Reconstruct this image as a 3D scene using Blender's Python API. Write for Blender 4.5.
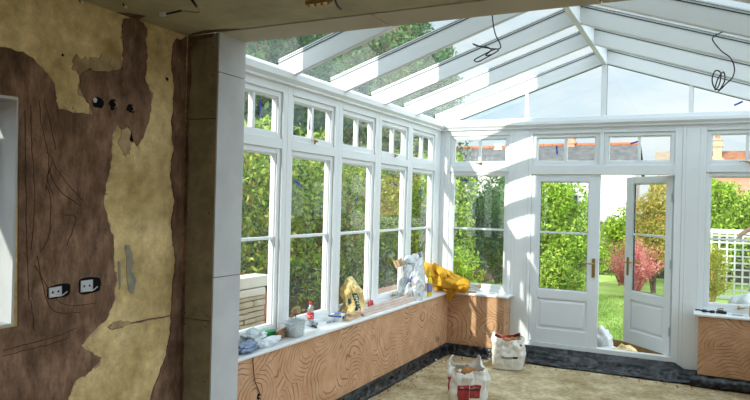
import bpy, bmesh, math, random
from mathutils import Vector, Matrix, noise
import numpy as np
S = bpy.context.scene
for o in list(bpy.data.objects): bpy.data.objects.remove(o)
C = S.collection
PI = math.pi

# ---------------------------------------------------------------- camera, sky, sun, exposure
cd = bpy.data.cameras.new('camera'); cam = bpy.data.objects.new('camera', cd); C.objects.link(cam)
cd.sensor_width = 36; cd.lens = 36*653.48/750; cd.clip_start = .05; cd.clip_end = 300
Rv = Vector((0.893044, 0.449290, 0.024715)); Uv = Vector((-0.020860, -0.013529, 0.999691)); Fv = Vector((-0.449486, 0.893283, 0.002710))
m = Matrix((Rv, Uv, -Fv)).transposed().to_4x4(); m.translation = Vector((3.1103, -8.0091, 1.7222))
cam.matrix_world = m; S.camera = cam

W = bpy.data.worlds.new('sky'); S.world = W; W.use_nodes = True
nt = W.node_tree; N = nt.nodes; L = nt.links; N.clear()
wo = N.new('ShaderNodeOutputWorld'); bg = N.new('ShaderNodeBackground'); L.new(bg.outputs[0], wo.inputs[0])
tc = N.new('ShaderNodeTexCoord'); sep = N.new('ShaderNodeSeparateXYZ'); L.new(tc.outputs['Generated'], sep.inputs[0])
mp = N.new('ShaderNodeMapping'); mp.inputs['Scale'].default_value = (1.6, 1.6, 4.5); L.new(tc.outputs['Generated'], mp.inputs[0])
nz = N.new('ShaderNodeTexNoise'); nz.inputs['Scale'].default_value = 2.2; nz.inputs['Detail'].default_value = 7; nz.inputs['Roughness'].default_value = .55; L.new(mp.outputs[0], nz.inputs['Vector'])
cr = N.new('ShaderNodeValToRGB'); cr.color_ramp.elements[0].position = .38; cr.color_ramp.elements[1].position = .68; L.new(nz.outputs['Fac'], cr.inputs[0])
hr = N.new('ShaderNodeValToRGB'); L.new(sep.outputs['Z'], hr.inputs[0])
hr.color_ramp.elements[0].position = 0.0; hr.color_ramp.elements[0].color = (.82, .90, .95, 1)
hr.color_ramp.elements[1].position = .45; hr.color_ramp.elements[1].color = (.58, .71, .88, 1)
e = hr.color_ramp.elements.new(.16); e.color = (.58, .76, .93, 1)
mx = N.new('ShaderNodeMix'); mx.data_type = 'RGBA'; L.new(cr.outputs[0], mx.inputs['Factor']); L.new(hr.outputs[0], mx.inputs['A']); mx.inputs['B'].default_value = (1.0, 1.0, 1.02, 1)
L.new(mx.outputs['Result'], bg.inputs[0])
# the sky brightens towards the zenith and round the sun, which stands behind the house
vz = N.new('ShaderNodeMapRange'); vz.interpolation_type = 'SMOOTHSTEP'; L.new(sep.outputs['Z'], vz.inputs[0])
for i_, v_ in enumerate((.26, .75, .98, 1.5)): vz.inputs[1+i_].default_value = v_
dt = N.new('ShaderNodeVectorMath'); dt.operation = 'DOT_PRODUCT'; L.new(tc.outputs['Generated'], dt.inputs[0]); dt.inputs[1].default_value = (-.267, -.875, .40)
vs_ = N.new('ShaderNodeMapRange'); vs_.interpolation_type = 'SMOOTHSTEP'; L.new(dt.outputs['Value'], vs_.inputs[0])
for i_, v_ in enumerate((.0, 1, 0, 1.5)): vs_.inputs[1+i_].default_value = v_
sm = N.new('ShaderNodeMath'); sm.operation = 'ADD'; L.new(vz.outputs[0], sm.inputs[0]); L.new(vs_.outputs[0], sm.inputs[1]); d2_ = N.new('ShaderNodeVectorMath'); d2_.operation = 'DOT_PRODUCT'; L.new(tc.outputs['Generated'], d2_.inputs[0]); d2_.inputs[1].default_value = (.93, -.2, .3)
v2_ = N.new('ShaderNodeMapRange'); v2_.interpolation_type = 'SMOOTHSTEP'; L.new(d2_.outputs['Value'], v2_.inputs[0])  # added out-of-view sky glow on the right, brightens left frames and kitchen wall
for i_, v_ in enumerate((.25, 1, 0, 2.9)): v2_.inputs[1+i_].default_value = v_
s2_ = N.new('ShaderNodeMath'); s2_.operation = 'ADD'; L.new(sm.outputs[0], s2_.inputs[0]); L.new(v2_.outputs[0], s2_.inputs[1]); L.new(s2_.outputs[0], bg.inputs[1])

sd = bpy.data.lights.new('sun', 'SUN'); sun = bpy.data.objects.new('sun', sd); C.objects.link(sun)
sd.energy = 5.6; sd.angle = .009; sd.color = (1, .95, .86)
SD = Vector((.305, 1, -.458)).normalized()
sun.rotation_euler = SD.to_track_quat('-Z', 'Y').to_euler(); sun.location = (-6, -20, 10)
S.view_settings.view_transform = 'Standard'; S.view_settings.look = 'None'; S.view_settings.gamma = 1
S.view_settings.use_curve_mapping = False; S.view_settings.exposure = 0.2

# ---------------------------------------------------------------- materials
def mat(name, col, rough=.6, spec=.4, noise_amt=0, nscale=8, col2=None, bump=0, bscale=60, metal=0, alpha=None, detail=4, lo=.35, hi=.65, transl=0, coat=0, fine=0, fscale=38, fmap=(1, 1, 1)):
    m = bpy.data.materials.new(name); m.use_nodes = True; t = m.node_tree; b = t.nodes['Principled BSDF']
    b.inputs['Base Color'].default_value = (*col, 1); b.inputs['Roughness'].default_value = rough
    b.inputs['Specular IOR Level'].default_value = spec; b.inputs['Metallic'].default_value = metal
    if coat: b.inputs['Coat Weight'].default_value = coat
    g = t.nodes.new('ShaderNodeTexCoord')
    if col2:
        n = t.nodes.new('ShaderNodeTexNoise'); n.inputs['Scale'].default_value = nscale; n.inputs['Detail'].default_value = detail
        t.links.new(g.outputs['Object'], n.inputs['Vector'])
        r = t.nodes.new('ShaderNodeValToRGB'); r.color_ramp.elements[0].position = lo; r.color_ramp.elements[1].position = hi
        r.color_ramp.elements[0].color = (*col, 1); r.color_ramp.elements[1].color = (*col2, 1)
        t.links.new(n.outputs['Fac'], r.inputs[0]); t.links.new(r.outputs[0], b.inputs['Base Color'])
        if fine:   # small-scale grime and trowel texture
            mq = t.nodes.new('ShaderNodeMapping'); mq.inputs['Scale'].default_value = fmap; t.links.new(g.outputs['Object'], mq.inputs[0])
            n = t.nodes.new('ShaderNodeTexNoise'); n.inputs['Scale'].default_value = fscale; n.inputs['Detail'].default_value = 8; n.inputs['Roughness'].default_value = .7
            t.links.new(mq.outputs[0], n.inputs['Vector'])
            q = t.nodes.new('ShaderNodeMapRange'); q.inputs[1].default_value = .3; q.inputs[2].default_value = .7; q.inputs[3].default_value = 1-fine; q.inputs[4].default_value = 1+fine*.5
            t.links.new(n.outputs['Fac'], q.inputs[0])
            v = t.nodes.new('ShaderNodeVectorMath'); v.operation = 'SCALE'; t.links.new(r.outputs[0], v.inputs[0]); t.links.new(q.outputs[0], v.inputs['Scale']); t.links.new(v.outputs[0], b.inputs['Base Color'])
    if bump:
        n = t.nodes.new('ShaderNodeTexNoise'); n.inputs['Scale'].default_value = bscale; n.inputs['Detail'].default_value = 5
        t.links.new(g.outputs['Object'], n.inputs['Vector'])
        p = t.nodes.new('ShaderNodeBump'); p.inputs['Strength'].default_value = bump; p.inputs['Distance'].default_value = .01
        t.links.new(n.outputs['Fac'], p.inputs['Height']); t.links.new(p.outputs[0], b.inputs['Normal'])
    if alpha is not None: b.inputs['Alpha'].default_value = alpha
    return m

def leafmat(name, cols, rough=.45):
    m = bpy.data.materials.new(name); m.use_nodes = True; t = m.node_tree; b = t.nodes['Principled BSDF']
    g = t.nodes.new('ShaderNodeNewGeometry'); r = t.nodes.new('ShaderNodeValToRGB'); r.color_ramp.interpolation = 'LINEAR'
    els = r.color_ramp.elements
    els[0].position = 0; els[0].color = (*cols[0], 1); els[1].position = 1; els[1].color = (*cols[-1], 1)
    for i, c in enumerate(cols[1:-1]): e = els.new((i+1)/(len(cols)-1)); e.color = (*c, 1)
    t.links.new(g.outputs['Random Per Island'], r.inputs[0]); t.links.new(r.outputs[0], b.inputs['Base Color'])
    b.inputs['Roughness'].default_value = rough; b.inputs['Specular IOR Level'].default_value = .12
    tr = t.nodes.new('ShaderNodeBsdfTranslucent'); t.links.new(r.outputs[0], tr.inputs['Color'])
    ms = t.nodes.new('ShaderNodeMixShader'); ms.inputs[0].default_value = .4
    t.links.new(b.outputs[0], ms.inputs[1]); t.links.new(tr.outputs[0], ms.inputs[2]); t.links.new(ms.outputs[0], t.nodes['Material Output'].inputs[0])
    return m

def glassmat(name, tint=(.93, .97, .95), dirt=.03, rough=.0, refl=1.0):
    m = bpy.data.materials.new(name); m.use_nodes = True; t = m.node_tree; t.nodes.remove(t.nodes['Principled BSDF'])
    tr = t.nodes.new('ShaderNodeBsdfTransparent'); tr.inputs[0].default_value = (*tint, 1)
    gl = t.nodes.new('ShaderNodeBsdfGlossy'); gl.inputs['Roughness'].default_value = rough; gl.inputs[0].default_value = (1, 1, 1, 1)
    df = t.nodes.new('ShaderNodeBsdfDiffuse'); df.inputs[0].default_value = (.85, .87, .85, 1)
    fr = t.nodes.new('ShaderNodeLayerWeight'); fr.inputs[0].default_value = .5
    pw = t.nodes.new('ShaderNodeMath'); pw.operation = 'POWER'; pw.inputs[1].default_value = 5; t.links.new(fr.outputs['Facing'], pw.inputs[0])
    mu = t.nodes.new('ShaderNodeMath'); mu.operation = 'MULTIPLY_ADD'; mu.inputs[1].default_value = .7*refl; mu.inputs[2].default_value = .035*refl; t.links.new(pw.outputs[0], mu.inputs[0])
    a = t.nodes.new('ShaderNodeMixShader'); t.links.new(mu.outputs[0], a.inputs[0]); t.links.new(tr.outputs[0], a.inputs[1]); t.links.new(gl.outputs[0], a.inputs[2])
    c = t.nodes.new('ShaderNodeTexCoord'); n = t.nodes.new('ShaderNodeTexNoise'); n.inputs['Scale'].default_value = 2.5; n.inputs['Detail'].default_value = 6
    t.links.new(c.outputs['Object'], n.inputs['Vector'])
    mr = t.nodes.new('ShaderNodeMapRange'); mr.inputs[1].default_value = .35; mr.inputs[2].default_value = .75; mr.inputs[3].default_value = dirt*.5; mr.inputs[4].default_value = dirt*1.6
    t.links.new(n.outputs['Fac'], mr.inputs[0])
    d = t.nodes.new('ShaderNodeMixShader'); t.links.new(mr.outputs[0], d.inputs[0]); t.links.new(a.outputs[0], d.inputs[1]); t.links.new(df.outputs[0], d.inputs[2])
    t.links.new(d.outputs[0], t.nodes['Material Output'].inputs[0])
    return m

def scratchmat(name, c1, c2, line, cell=2.6, freq=95, bump=.5):
    """scratch-coat plaster: groups of parallel combed arcs, each group struck from its own centre"""
    m = bpy.data.materials.new(name); m.use_nodes = True; t = m.node_tree; b = t.nodes['Principled BSDF']; b.inputs['Roughness'].default_value = .85
    b.inputs['Specular IOR Level'].default_value = .15
    def nd(k, **kw):
        n = t.nodes.new(k)
        for a, v in kw.items(): setattr(n, a, v)
        return n
    def vm(op, a, bb, sc=None):
        n = nd('ShaderNodeVectorMath', operation=op)
        for q, x in enumerate((a, bb)):
            if x is None: continue
            if hasattr(x, 'links'): t.links.new(x, n.inputs[q])
            else: n.inputs[q].default_value = x
        if sc is not None: n.inputs['Scale'].default_value = sc
        return n
    g = nd('ShaderNodeTexCoord')
    n = nd('ShaderNodeTexNoise'); n.inputs['Scale'].default_value = 3.0; n.inputs['Detail'].default_value = 3; t.links.new(g.outputs['Object'], n.inputs['Vector'])
    w = vm('SUBTRACT', n.outputs['Color'], (.5, .5, .5)); w = vm('SCALE', w.outputs[0], None, .16); P = vm('ADD', g.outputs['Object'], w.outputs[0])
    v = nd('ShaderNodeTexVoronoi'); v.inputs['Scale'].default_value = cell; t.links.new(P.outputs[0], v.inputs['Vector'])
    o = vm('SUBTRACT', v.outputs['Color'], (.5, .5, .5)); o = vm('SCALE', o.outputs[0], None, .42); ce = vm('ADD', v.outputs['Position'], o.outputs[0])
    df = vm('SUBTRACT', P.outputs[0], ce.outputs[0]); df = vm('MULTIPLY', df.outputs[0], (1, 1, 1.25)); ln = vm('LENGTH', df.outputs[0], None)
    mu = nd('ShaderNodeMath', operation='MULTIPLY'); mu.inputs[1].default_value = freq; t.links.new(ln.outputs['Value'], mu.inputs[0])
    si = nd('ShaderNodeMath', operation='SINE'); t.links.new(mu.outputs[0], si.inputs[0])
    r = nd('ShaderNodeValToRGB'); r.color_ramp.elements[0].position = .62; r.color_ramp.elements[0].color = (0, 0, 0, 1); r.color_ramp.elements[1].position = 1; r.color_ramp.elements[1].color = (1, 1, 1, 1)
    t.links.new(si.outputs[0], r.inputs[0])
    n2 = nd('ShaderNodeTexNoise'); n2.inputs['Scale'].default_value = 9; n2.inputs['Detail'].default_value = 7; t.links.new(g.outputs['Object'], n2.inputs['Vector'])
    r2 = nd('ShaderNodeValToRGB'); r2.color_ramp.elements[0].position = .35; r2.color_ramp.elements[0].color = (*c1, 1); r2.color_ramp.elements[1].position = .7; r2.color_ramp.elements[1].color = (*c2, 1)
    t.links.new(n2.outputs['Fac'], r2.inputs[0])
    n3 = nd('ShaderNodeTexNoise'); n3.inputs['Scale'].default_value = 5; n3.inputs['Detail'].default_value = 3; t.links.new(P.outputs[0], n3.inputs['Vector'])
    m3 = nd('ShaderNodeMapRange'); m3.inputs[1].default_value = .36; m3.inputs[2].default_value = .60; t.links.new(n3.outputs['Fac'], m3.inputs[0])
    br = nd('ShaderNodeMath', operation='MULTIPLY'); t.links.new(r.outputs[0], br.inputs[0]); t.links.new(m3.outputs[0], br.inputs[1])
    mx = nd('ShaderNodeMixRGB'); t.links.new(br.outputs[0], mx.inputs[0]); t.links.new(r2.outputs[0], mx.inputs[1]); mx.inputs[2].default_value = (*line, 1)
    t.links.new(mx.outputs[0], b.inputs['Base Color'])
    p = nd('ShaderNodeBump', invert=True); p.inputs['Strength'].default_value = bump; p.inputs['Distance'].default_value = .008
    t.links.new(br.outputs[0], p.inputs['Height']); t.links.new(p.outputs[0], b.inputs['Normal'])
    return m

M = {}
M['white'] = mat('white_paint', (.745, .765, .775), .35, .4)
M['door'] = mat('door_paint', (.73, .76, .79), .35, .4)
M['glass'] = glassmat('window_glass', (.95, .98, .965), .008)
M['roofglass'] = glassmat('roof_glass', (.93, .97, .96), .010, 0, .7)
M['gasket'] = mat('black_rubber', (.02, .025, .03), .5)
M['brass'] = mat('brass', (.45, .30, .10), .35, .5, metal=.9)
M['plaster'] = mat('old_cream_plaster', (.40, .285, .11), .85, .2, nscale=3.0, col2=(.74, .58, .29), bump=.35, bscale=30, detail=12, lo=.30, hi=.62, fine=.35, fscale=14)
M['brown'] = mat('brown_plaster', (.10, .055, .034), .9, .15, nscale=4.5, col2=(.30, .185, .12), bump=1.0, bscale=22, detail=12, lo=.3, hi=.68, fine=.6, fscale=16, fmap=(1, 1.6, .6))
M['groove'] = mat('comb_groove', (.055, .030, .020), .95, .1)
M['smudge'] = mat('blue_grey_smudge', (.22, .22, .20), .9, .1, nscale=14, col2=(.36, .31, .18))
M['board'] = mat('plasterboard_face', (.22, .185, .12), .8, .2, nscale=4, col2=(.32, .27, .18), fine=.3, fscale=12)
M['boardgrey'] = mat('plasterboard_grey', (.46, .47, .475), .8, .2, nscale=5, col2=(.52, .53, .535), bump=.1, bscale=90)
M['ceil'] = mat('ceiling_board', (.42, .38, .26), .85, .15, nscale=3, col2=(.47, .43, .30), bump=.1, bscale=40, fine=.15, fscale=6)
M['soffit'] = mat('soffit_board', (.50, .45, .36), .85, .15, nscale=3, col2=(.54, .49, .40))
M['scratch'] = scratchmat('scratch_coat', (.50, .275, .145), (.60, .37, .225), (.26, .135, .072), 2.5, 165)
M['floor'] = mat('concrete_floor', (.34, .25, .13), .9, .15, nscale=3.2, col2=(.60, .50, .32), bump=.5, bscale=25, detail=10, fine=.45, fscale=20)
M['memb'] = mat('black_plastic', (.006, .007, .009), .30, .35, nscale=16, col2=(.075, .085, .09), bump=1.0, bscale=16, lo=.45, hi=.75)
M['smear'] = mat('thin_plaster_smear', (.27, .185, .10), .9, .15, nscale=8, col2=(.50, .39, .22), bump=.4, bscale=26, detail=8)
M['hole'] = mat('dark_hole', (.008, .008, .01), .9, .1)
M['metal'] = mat('galvanised', (.5, .52, .55), .4, .5, metal=.6)
M['black'] = mat('black_cable', (.012, .012, .02), .5)
M['render'] = mat('outside_render', (.7, .68, .62), .9)
M['bluetape'] = mat('blue_tape', (.03, .06, .42), .6)
M['wood'] = mat('timber', (.50, .32, .18), .7, .2, nscale=6, col2=(.62, .43, .27))
M['pinewood'] = mat('primed_timber', (.55, .42, .36), .7, .2, nscale=6, col2=(.66, .53, .46))
M['darkwood'] = mat('dark_timber', (.20, .10, .05), .7, .2, nscale=9, col2=(.30, .17, .09))
M['plast'] = mat('white_plastic_film', (.62, .64, .64), .30, .5, bump=.7, bscale=22)
M['sack'] = mat('white_woven_sack', (.68, .65, .58), .55, .3, nscale=5, col2=(.80, .78, .72), bump=.5, bscale=26)
M['red'] = mat('red_print', (.36, .035, .035), .5)
M['ink'] = mat('black_print', (.015, .015, .02), .5)
M['inkwhite'] = mat('white_print', (.75, .72, .66), .5)
M['ochre'] = mat('ochre_cloth', (.62, .30, .018), .8, .2, nscale=8, col2=(.74, .40, .04), bump=.3, bscale=120)
M['yellowbag'] = mat('yellow_plastic', (.62, .42, .13), .4, .5, nscale=10, col2=(.86, .70, .34), bump=.5, bscale=30)
M['green'] = mat('green_print', (.015, .075, .055), .5)
M['greenplastic'] = mat('green_plastic', (.02, .26, .07), .35)
M['foil'] = mat('foil', (.45, .50, .52), .35, .5, metal=.5, bump=.8, bscale=30)
M['foilwhite'] = mat('pale_film', (.72, .78, .82), .35, .5, bump=.8, bscale=30)
M['foilblue'] = mat('blue_grey_film', (.20, .27, .40), .35, .5, metal=.3, bump=.8, bscale=30)
M['blue'] = mat('blue_print', (.03, .12, .45), .5)
M['yellow'] = mat('yellow_bottle', (.85, .62, .02), .4)
M['violet'] = mat('violet_label', (.25, .22, .45), .5)
M['card'] = mat('cardboard', (.48, .33, .20), .8, .15)
M['translucent'] = glassmat('clear_plastic', (.84, .87, .88), .26, .15)
M['pet'] = glassmat('bottle_plastic', (.80, .84, .84), .16, .05)
M['cola_red'] = mat('cola_red', (.60, .02, .02), .35)
M['sponge'] = mat('sponge', (.42, .30, .15), .9, .1, nscale=14, col2=(.30, .24, .14), bump=.6, bscale=60)
M['rubble'] = mat('rubble', (.30, .13, .05), .9, .1, nscale=14, col2=(.42, .22, .10), bump=.6, bscale=40)
M['lawn'] = mat('lawn_grass', (.26, .40, .08), .9, .1, nscale=1.2, col2=(.42, .54, .16), bump=.6, bscale=60, detail=10)
M['soil'] = mat('soil', (.10, .065, .035), .95, .1, nscale=4, col2=(.16, .11, .06))
M['bark'] = mat('bark', (.10, .07, .045), .9, .1, nscale=12, col2=(.18, .13, .09), bump=.6, bscale=30)
M['barkgold'] = mat('pale_bark', (.34, .22, .08), .9, .1, nscale=12, col2=(.42, .30, .13))
M['lattice'] = mat('lattice_white', (.50, .50, .46), .7, .2)
M['stone'] = mat('pale_stone', (.60, .52, .38), .9, .1, nscale=6, col2=(.74, .68, .56), bump=.6, bscale=20)
M['stonew'] = mat('white_stone', (.80, .77, .68), .9, .1, nscale=6, col2=(.86, .84, .78), bump=.3, bscale=20)
M['terra'] = mat('terracotta', (.42, .13, .07), .85, .1, nscale=8, col2=(.55, .22, .13))
M['paving'] = mat('pink_paving', (.50, .28, .20), .85, .1, nscale=8, col2=(.60, .38, .30))
M['slate'] = mat('slate_tiles', (.085, .085, .09), .85, .1, nscale=3, col2=(.14, .14, .135), bump=.5, bscale=12)
M['orangetile'] = mat('orange_tiles', (.22, .09, .05), .85, .1, nscale=4, col2=(.30, .14, .08), bump=.5, bscale=12)
M['ridge'] = mat('ridge_tile', (.38, .13, .06), .85, .1)
M['tan'] = mat('tan_felt', (.25, .19, .13), .85, .1, nscale=4, col2=(.32, .25, .18))
M['housewhite'] = mat('white_render', (.82, .80, .76), .9, .1)
M['brick'] = mat('yellow_brick', (.36, .27, .17), .9, .1, nscale=12, col2=(.48, .38, .27))
M['brickred'] = mat('red_brick', (.42, .22, .15), .9, .1, nscale=12, col2=(.55, .32, .22))
M['darkglass'] = mat('dark_window_glass', (.05, .07, .09), .15, .6)
M['fence'] = mat('dark_fence', (.08, .075, .06), .9, .1, nscale=8, col2=(.13, .12, .10))
M['copper'] = mat('pinkish_pipe', (.50, .30, .22), .45, .4)
M['greysheet'] = mat('grey_sheet', (.30, .33, .38), .6, .3)
M['cream'] = mat('cream_foam', (.80, .60, .26), .9, .1, nscale=16, col2=(.86, .70, .40), bump=.4, bscale=30)
M['cavity'] = mat('cavity_dark', (.02, .02, .022), .9)
LM = {
 'laurel': leafmat('laurel_leaves', [(.03, .07, .01), (.11, .22, .02), (.20, .38, .03), (.40, .54, .06), (.56, .66, .10), (.22, .34, .04), (.70, .74, .22)]),
 'photinia': leafmat('photinia_leaves', [(.03, .07, .01), (.12, .23, .03), (.24, .40, .05), (.46, .56, .09), (.60, .66, .14), (.26, .36, .05), (.66, .28, .10)]),
 'dark': leafmat('dark_leaves', [(.03, .09, .02), (.06, .16, .03), (.10, .23, .045), (.17, .30, .07), (.07, .15, .04)]),
 'berry': leafmat('berry_leaves', [(.05, .13, .04), (.11, .22, .06), (.18, .30, .08), (.27, .36, .11), (.12, .20, .07), (.46, .17, .09)]),
 'lime': leafmat('lime_leaves', [(.07, .16, .02), (.20, .36, .03), (.34, .52, .05), (.46, .62, .08), (.16, .30, .03), (.56, .64, .14)]),
 'yellow': leafmat('yellow_leaves', [(.20, .20, .03), (.56, .50, .06), (.40, .46, .05), (.66, .54, .10), (.24, .32, .04), (.50, .50, .08)]),
 'autumn': leafmat('autumn_leaves', [(.22, .30, .05), (.42, .40, .08), (.60, .46, .12), (.18, .26, .05), (.66, .34, .10), (.30, .34, .08)]),
 'red': leafmat('red_twigs', [(.66, .16, .17), (.74, .26, .25), (.78, .38, .34), (.56, .11, .13), (.76, .46, .36)]),
}

# ---------------------------------------------------------------- helpers
def link(name, me, m, parent=None, loc=None, rot=None):
    o = bpy.data.objects.new(name, me); C.objects.link(o)
    if m is not None: me.materials.append(M[m] if isinstance(m, str) else m)
    if parent: o.parent = parent
    if loc: o.location = loc
    if rot: o.rotation_euler = rot
    return o
def tag(o, label=None, cat=None, group=None, kind=None):
    if label: o['label'] = label
    if cat: o['category'] = cat
    if group: o['group'] = group
    if kind: o['kind'] = kind
    return o
def empty(name, loc=(0, 0, 0), rz=0, parent=None):
    o = bpy.data.objects.new(name, None); C.objects.link(o); o.location = loc; o.rotation_euler = (0, 0, rz); o.empty_display_size = .1
    if parent: o.parent = parent
    return o
class MB:
    def __init__(s): s.v = []; s.f = []
    def add(s, vs, fs):
        b = len(s.v); s.v += [tuple(p) for p in vs]; s.f += [tuple(b+i for i in f) for f in fs]; return s
    def box(s, x0, x1, y0, y1, z0, z1):
        return s.add([(x0,y0,z0),(x1,y0,z0),(x1,y1,z0),(x0,y1,z0),(x0,y0,z1),(x1,y0,z1),(x1,y1,z1),(x0,y1,z1)],
                     [(0,3,2,1),(4,5,6,7),(0,1,5,4),(1,2,6,5),(2,3,7,6),(3,0,4,7)])
    def hexa(s, p):   # 8 points: bottom loop, top loop
        return s.add(p, [(0,3,2,1),(4,5,6,7),(0,1,5,4),(1,2,6,5),(2,3,7,6),(3,0,4,7)])
    def prism(s, poly, axis, a, b):   # poly of 2-tuples extruded along axis
        n = len(poly)
        def mk(q, t): return (t, q[0], q[1]) if axis == 'x' else (q[0], t, q[1]) if axis == 'y' else (q[0], q[1], t)
        vs = [mk(q, a) for q in poly]+[mk(q, b) for q in poly]
        return s.add(vs, [tuple(range(n))[::-1], tuple(range(n, 2*n))]+[(i, (i+1) % n, n+(i+1) % n, n+i) for i in range(n)])
    def tube(s, pts, r, n=8, caps=True):
        P = [Vector(p) for p in pts]; rr = r if isinstance(r, (list, tuple)) else [r]*len(P)
        up = Vector((0, 0, 1)); rings = []; prev = None
        for i, p in enumerate(P):
            d = (P[min(i+1, len(P)-1)]-P[max(i-1, 0)]).normalized()
            if prev is None: a = d.cross(up if abs(d.z) < .9 else Vector((1, 0, 0))).normalized()
            else: a = (prev-d*prev.dot(d)).normalized()
            prev = a; b = d.cross(a)
            rings.append([p+(a*math.cos(2*PI*k/n)+b*math.sin(2*PI*k/n))*rr[i] for k in range(n)])
        vs = [q for g in rings for q in g]; fs = []
        for i in range(len(P)-1):
            for k in range(n): fs.append((i*n+k, i*n+(k+1) % n, (i+1)*n+(k+1) % n, (i+1)*n+k))
        if caps: fs += [tuple(range(n))[::-1], tuple((len(P)-1)*n+k for k in range(n))]
        return s.add(vs, fs)
    def lathe(s, c, prof, n=20):   # prof (r,z)
        vs = []; fs = []
        for r, z in prof:
            for k in range(n): vs.append((c[0]+r*math.cos(2*PI*k/n), c[1]+r*math.sin(2*PI*k/n), c[2]+z))
        for i in range(len(prof)-1):
            for k in range(n): fs.append((i*n+k, i*n+(k+1) % n, (i+1)*n+(k+1) % n, (i+1)*n+k))
        fs += [tuple(range(n))[::-1], tuple((len(prof)-1)*n+k for k in range(n))]
        return s.add(vs, fs)
    def build(s, name, m, parent=None, bevel=0, smooth=False, loc=None, rot=None, seg=2):
        me = bpy.data.meshes.new(name); me.from_pydata(s.v, [], s.f); me.validate(); me.update()
        bm = bmesh.new(); bm.from_mesh(me); bmesh.ops.recalc_face_normals(bm, faces=bm.faces); bm.to_mesh(me); bm.free()
        if smooth:
            for p in me.polygons: p.use_smooth = True
        o = link(name, me, m, parent, loc, rot)
        if bevel:
            b = o.modifiers.new('bevel', 'BEVEL'); b.width = bevel; b.segments = seg; b.limit_method = 'ANGLE'; b.angle_limit = math.radians(40)
        return o
def struct(o): o['kind'] = 'structure'; return o
def roundpath(pts, k=6):   # Catmull-Rom
    P = [Vector(p) for p in pts]; out = []
    for i in range(len(P)-1):
        a, b, c, d = P[max(i-1, 0)], P[i], P[i+1], P[min(i+2, len(P)-1)]
        for j in range(k):
            t = j/k; out.append(.5*((2*b)+(c-a)*t+(2*a-5*b+4*c-d)*t*t+(3*b-a-3*c+d)*t**3))
    out.append(P[-1]); return out
def gridsurf(nu, nv, fn, name, m, parent=None, thick=.002, closed=False, smooth=True, sub=0):
    vs = [tuple(fn(i/(nu-1) if not closed else i/nu, j/(nv-1))) for j in range(nv) for i in range(nu)]
    fs = []
    for j in range(nv-1):
        for i in range(nu if closed else nu-1): fs.append((j*nu+i, j*nu+(i+1) % nu, (j+1)*nu+(i+1) % nu, (j+1)*nu+i))
    me = bpy.data.meshes.new(name); me.from_pydata(vs, [], fs); me.update()
    if smooth:
        for p in me.polygons: p.use_smooth = True
    o = link(name, me, m, parent)
    if thick: s = o.modifiers.new('solid', 'SOLIDIFY'); s.thickness = thick; s.offset = 0
    if sub: q = o.modifiers.new('sub', 'SUBSURF'); q.levels = q.render_levels = sub
    return o
def nz3(x, y, z, s=1.0): return noise.noise(Vector((x*s, y*s, z*s)))

# ---------------------------------------------------------------- structure: the kitchen shell
ZC = 2.77; ZF = -.14
YO, YI = -4.5, -4.767       # outer and inner faces of the house rear wall
XI, XO = .087, -.10         # kitchen left wall, inner and outer faces
wl = MB()
WY0, WY1, WZ0, WZ1 = -7.2, -5.93, 1.07, 2.19
wl.box(XO, XI, -10, WY0, ZF, ZC+.12).box(XO, XI, WY1, YO, ZF, ZC+.12).box(XO, XI, WY0, WY1, ZF, WZ0).box(XO, XI, WY0, WY1, WZ1, ZC+.12)
wall_left = struct(wl.build('wall_left', 'plaster'))
lin = MB()   # plasterboard lining of the kitchen window opening
lin.box(XO+.03, XI+.004, WY1-.012, WY1, WZ0, WZ1).box(XO+.03, XI+.004, WY0, WY0+.012, WZ0, WZ1).box(XO+.03, XI+.004, WY0+.012, WY1-.012, WZ1-.012, WZ1).box(XO+.03, XI+.004, WY0+.012, WY1-.012, WZ0, WZ0+.012)
lin.build('reveal_lining', 'boardgrey', wall_left)
kw = MB()
for a, b in ((WY0+.012, WY0+.062), (WY1-.062, WY1-.012)): kw.box(XO+.005, XO+.045, a, b, WZ0+.012, WZ1-.012)
kw.box(XO+.005, XO+.045, WY0+.062, WY1-.062, WZ0+.012, WZ0+.062).box(XO+.005, XO+.045, WY0+.062, WY1-.062, WZ1-.062, WZ1-.012)
kwo = struct(kw.build('window_20', 'greysheet', None, bevel=.003)); MB().box(XO+.02, XO+.026, WY0+.05, WY1-.05, WZ0+.05, WZ1-.05).build('pane', 'glass', kwo)
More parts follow.
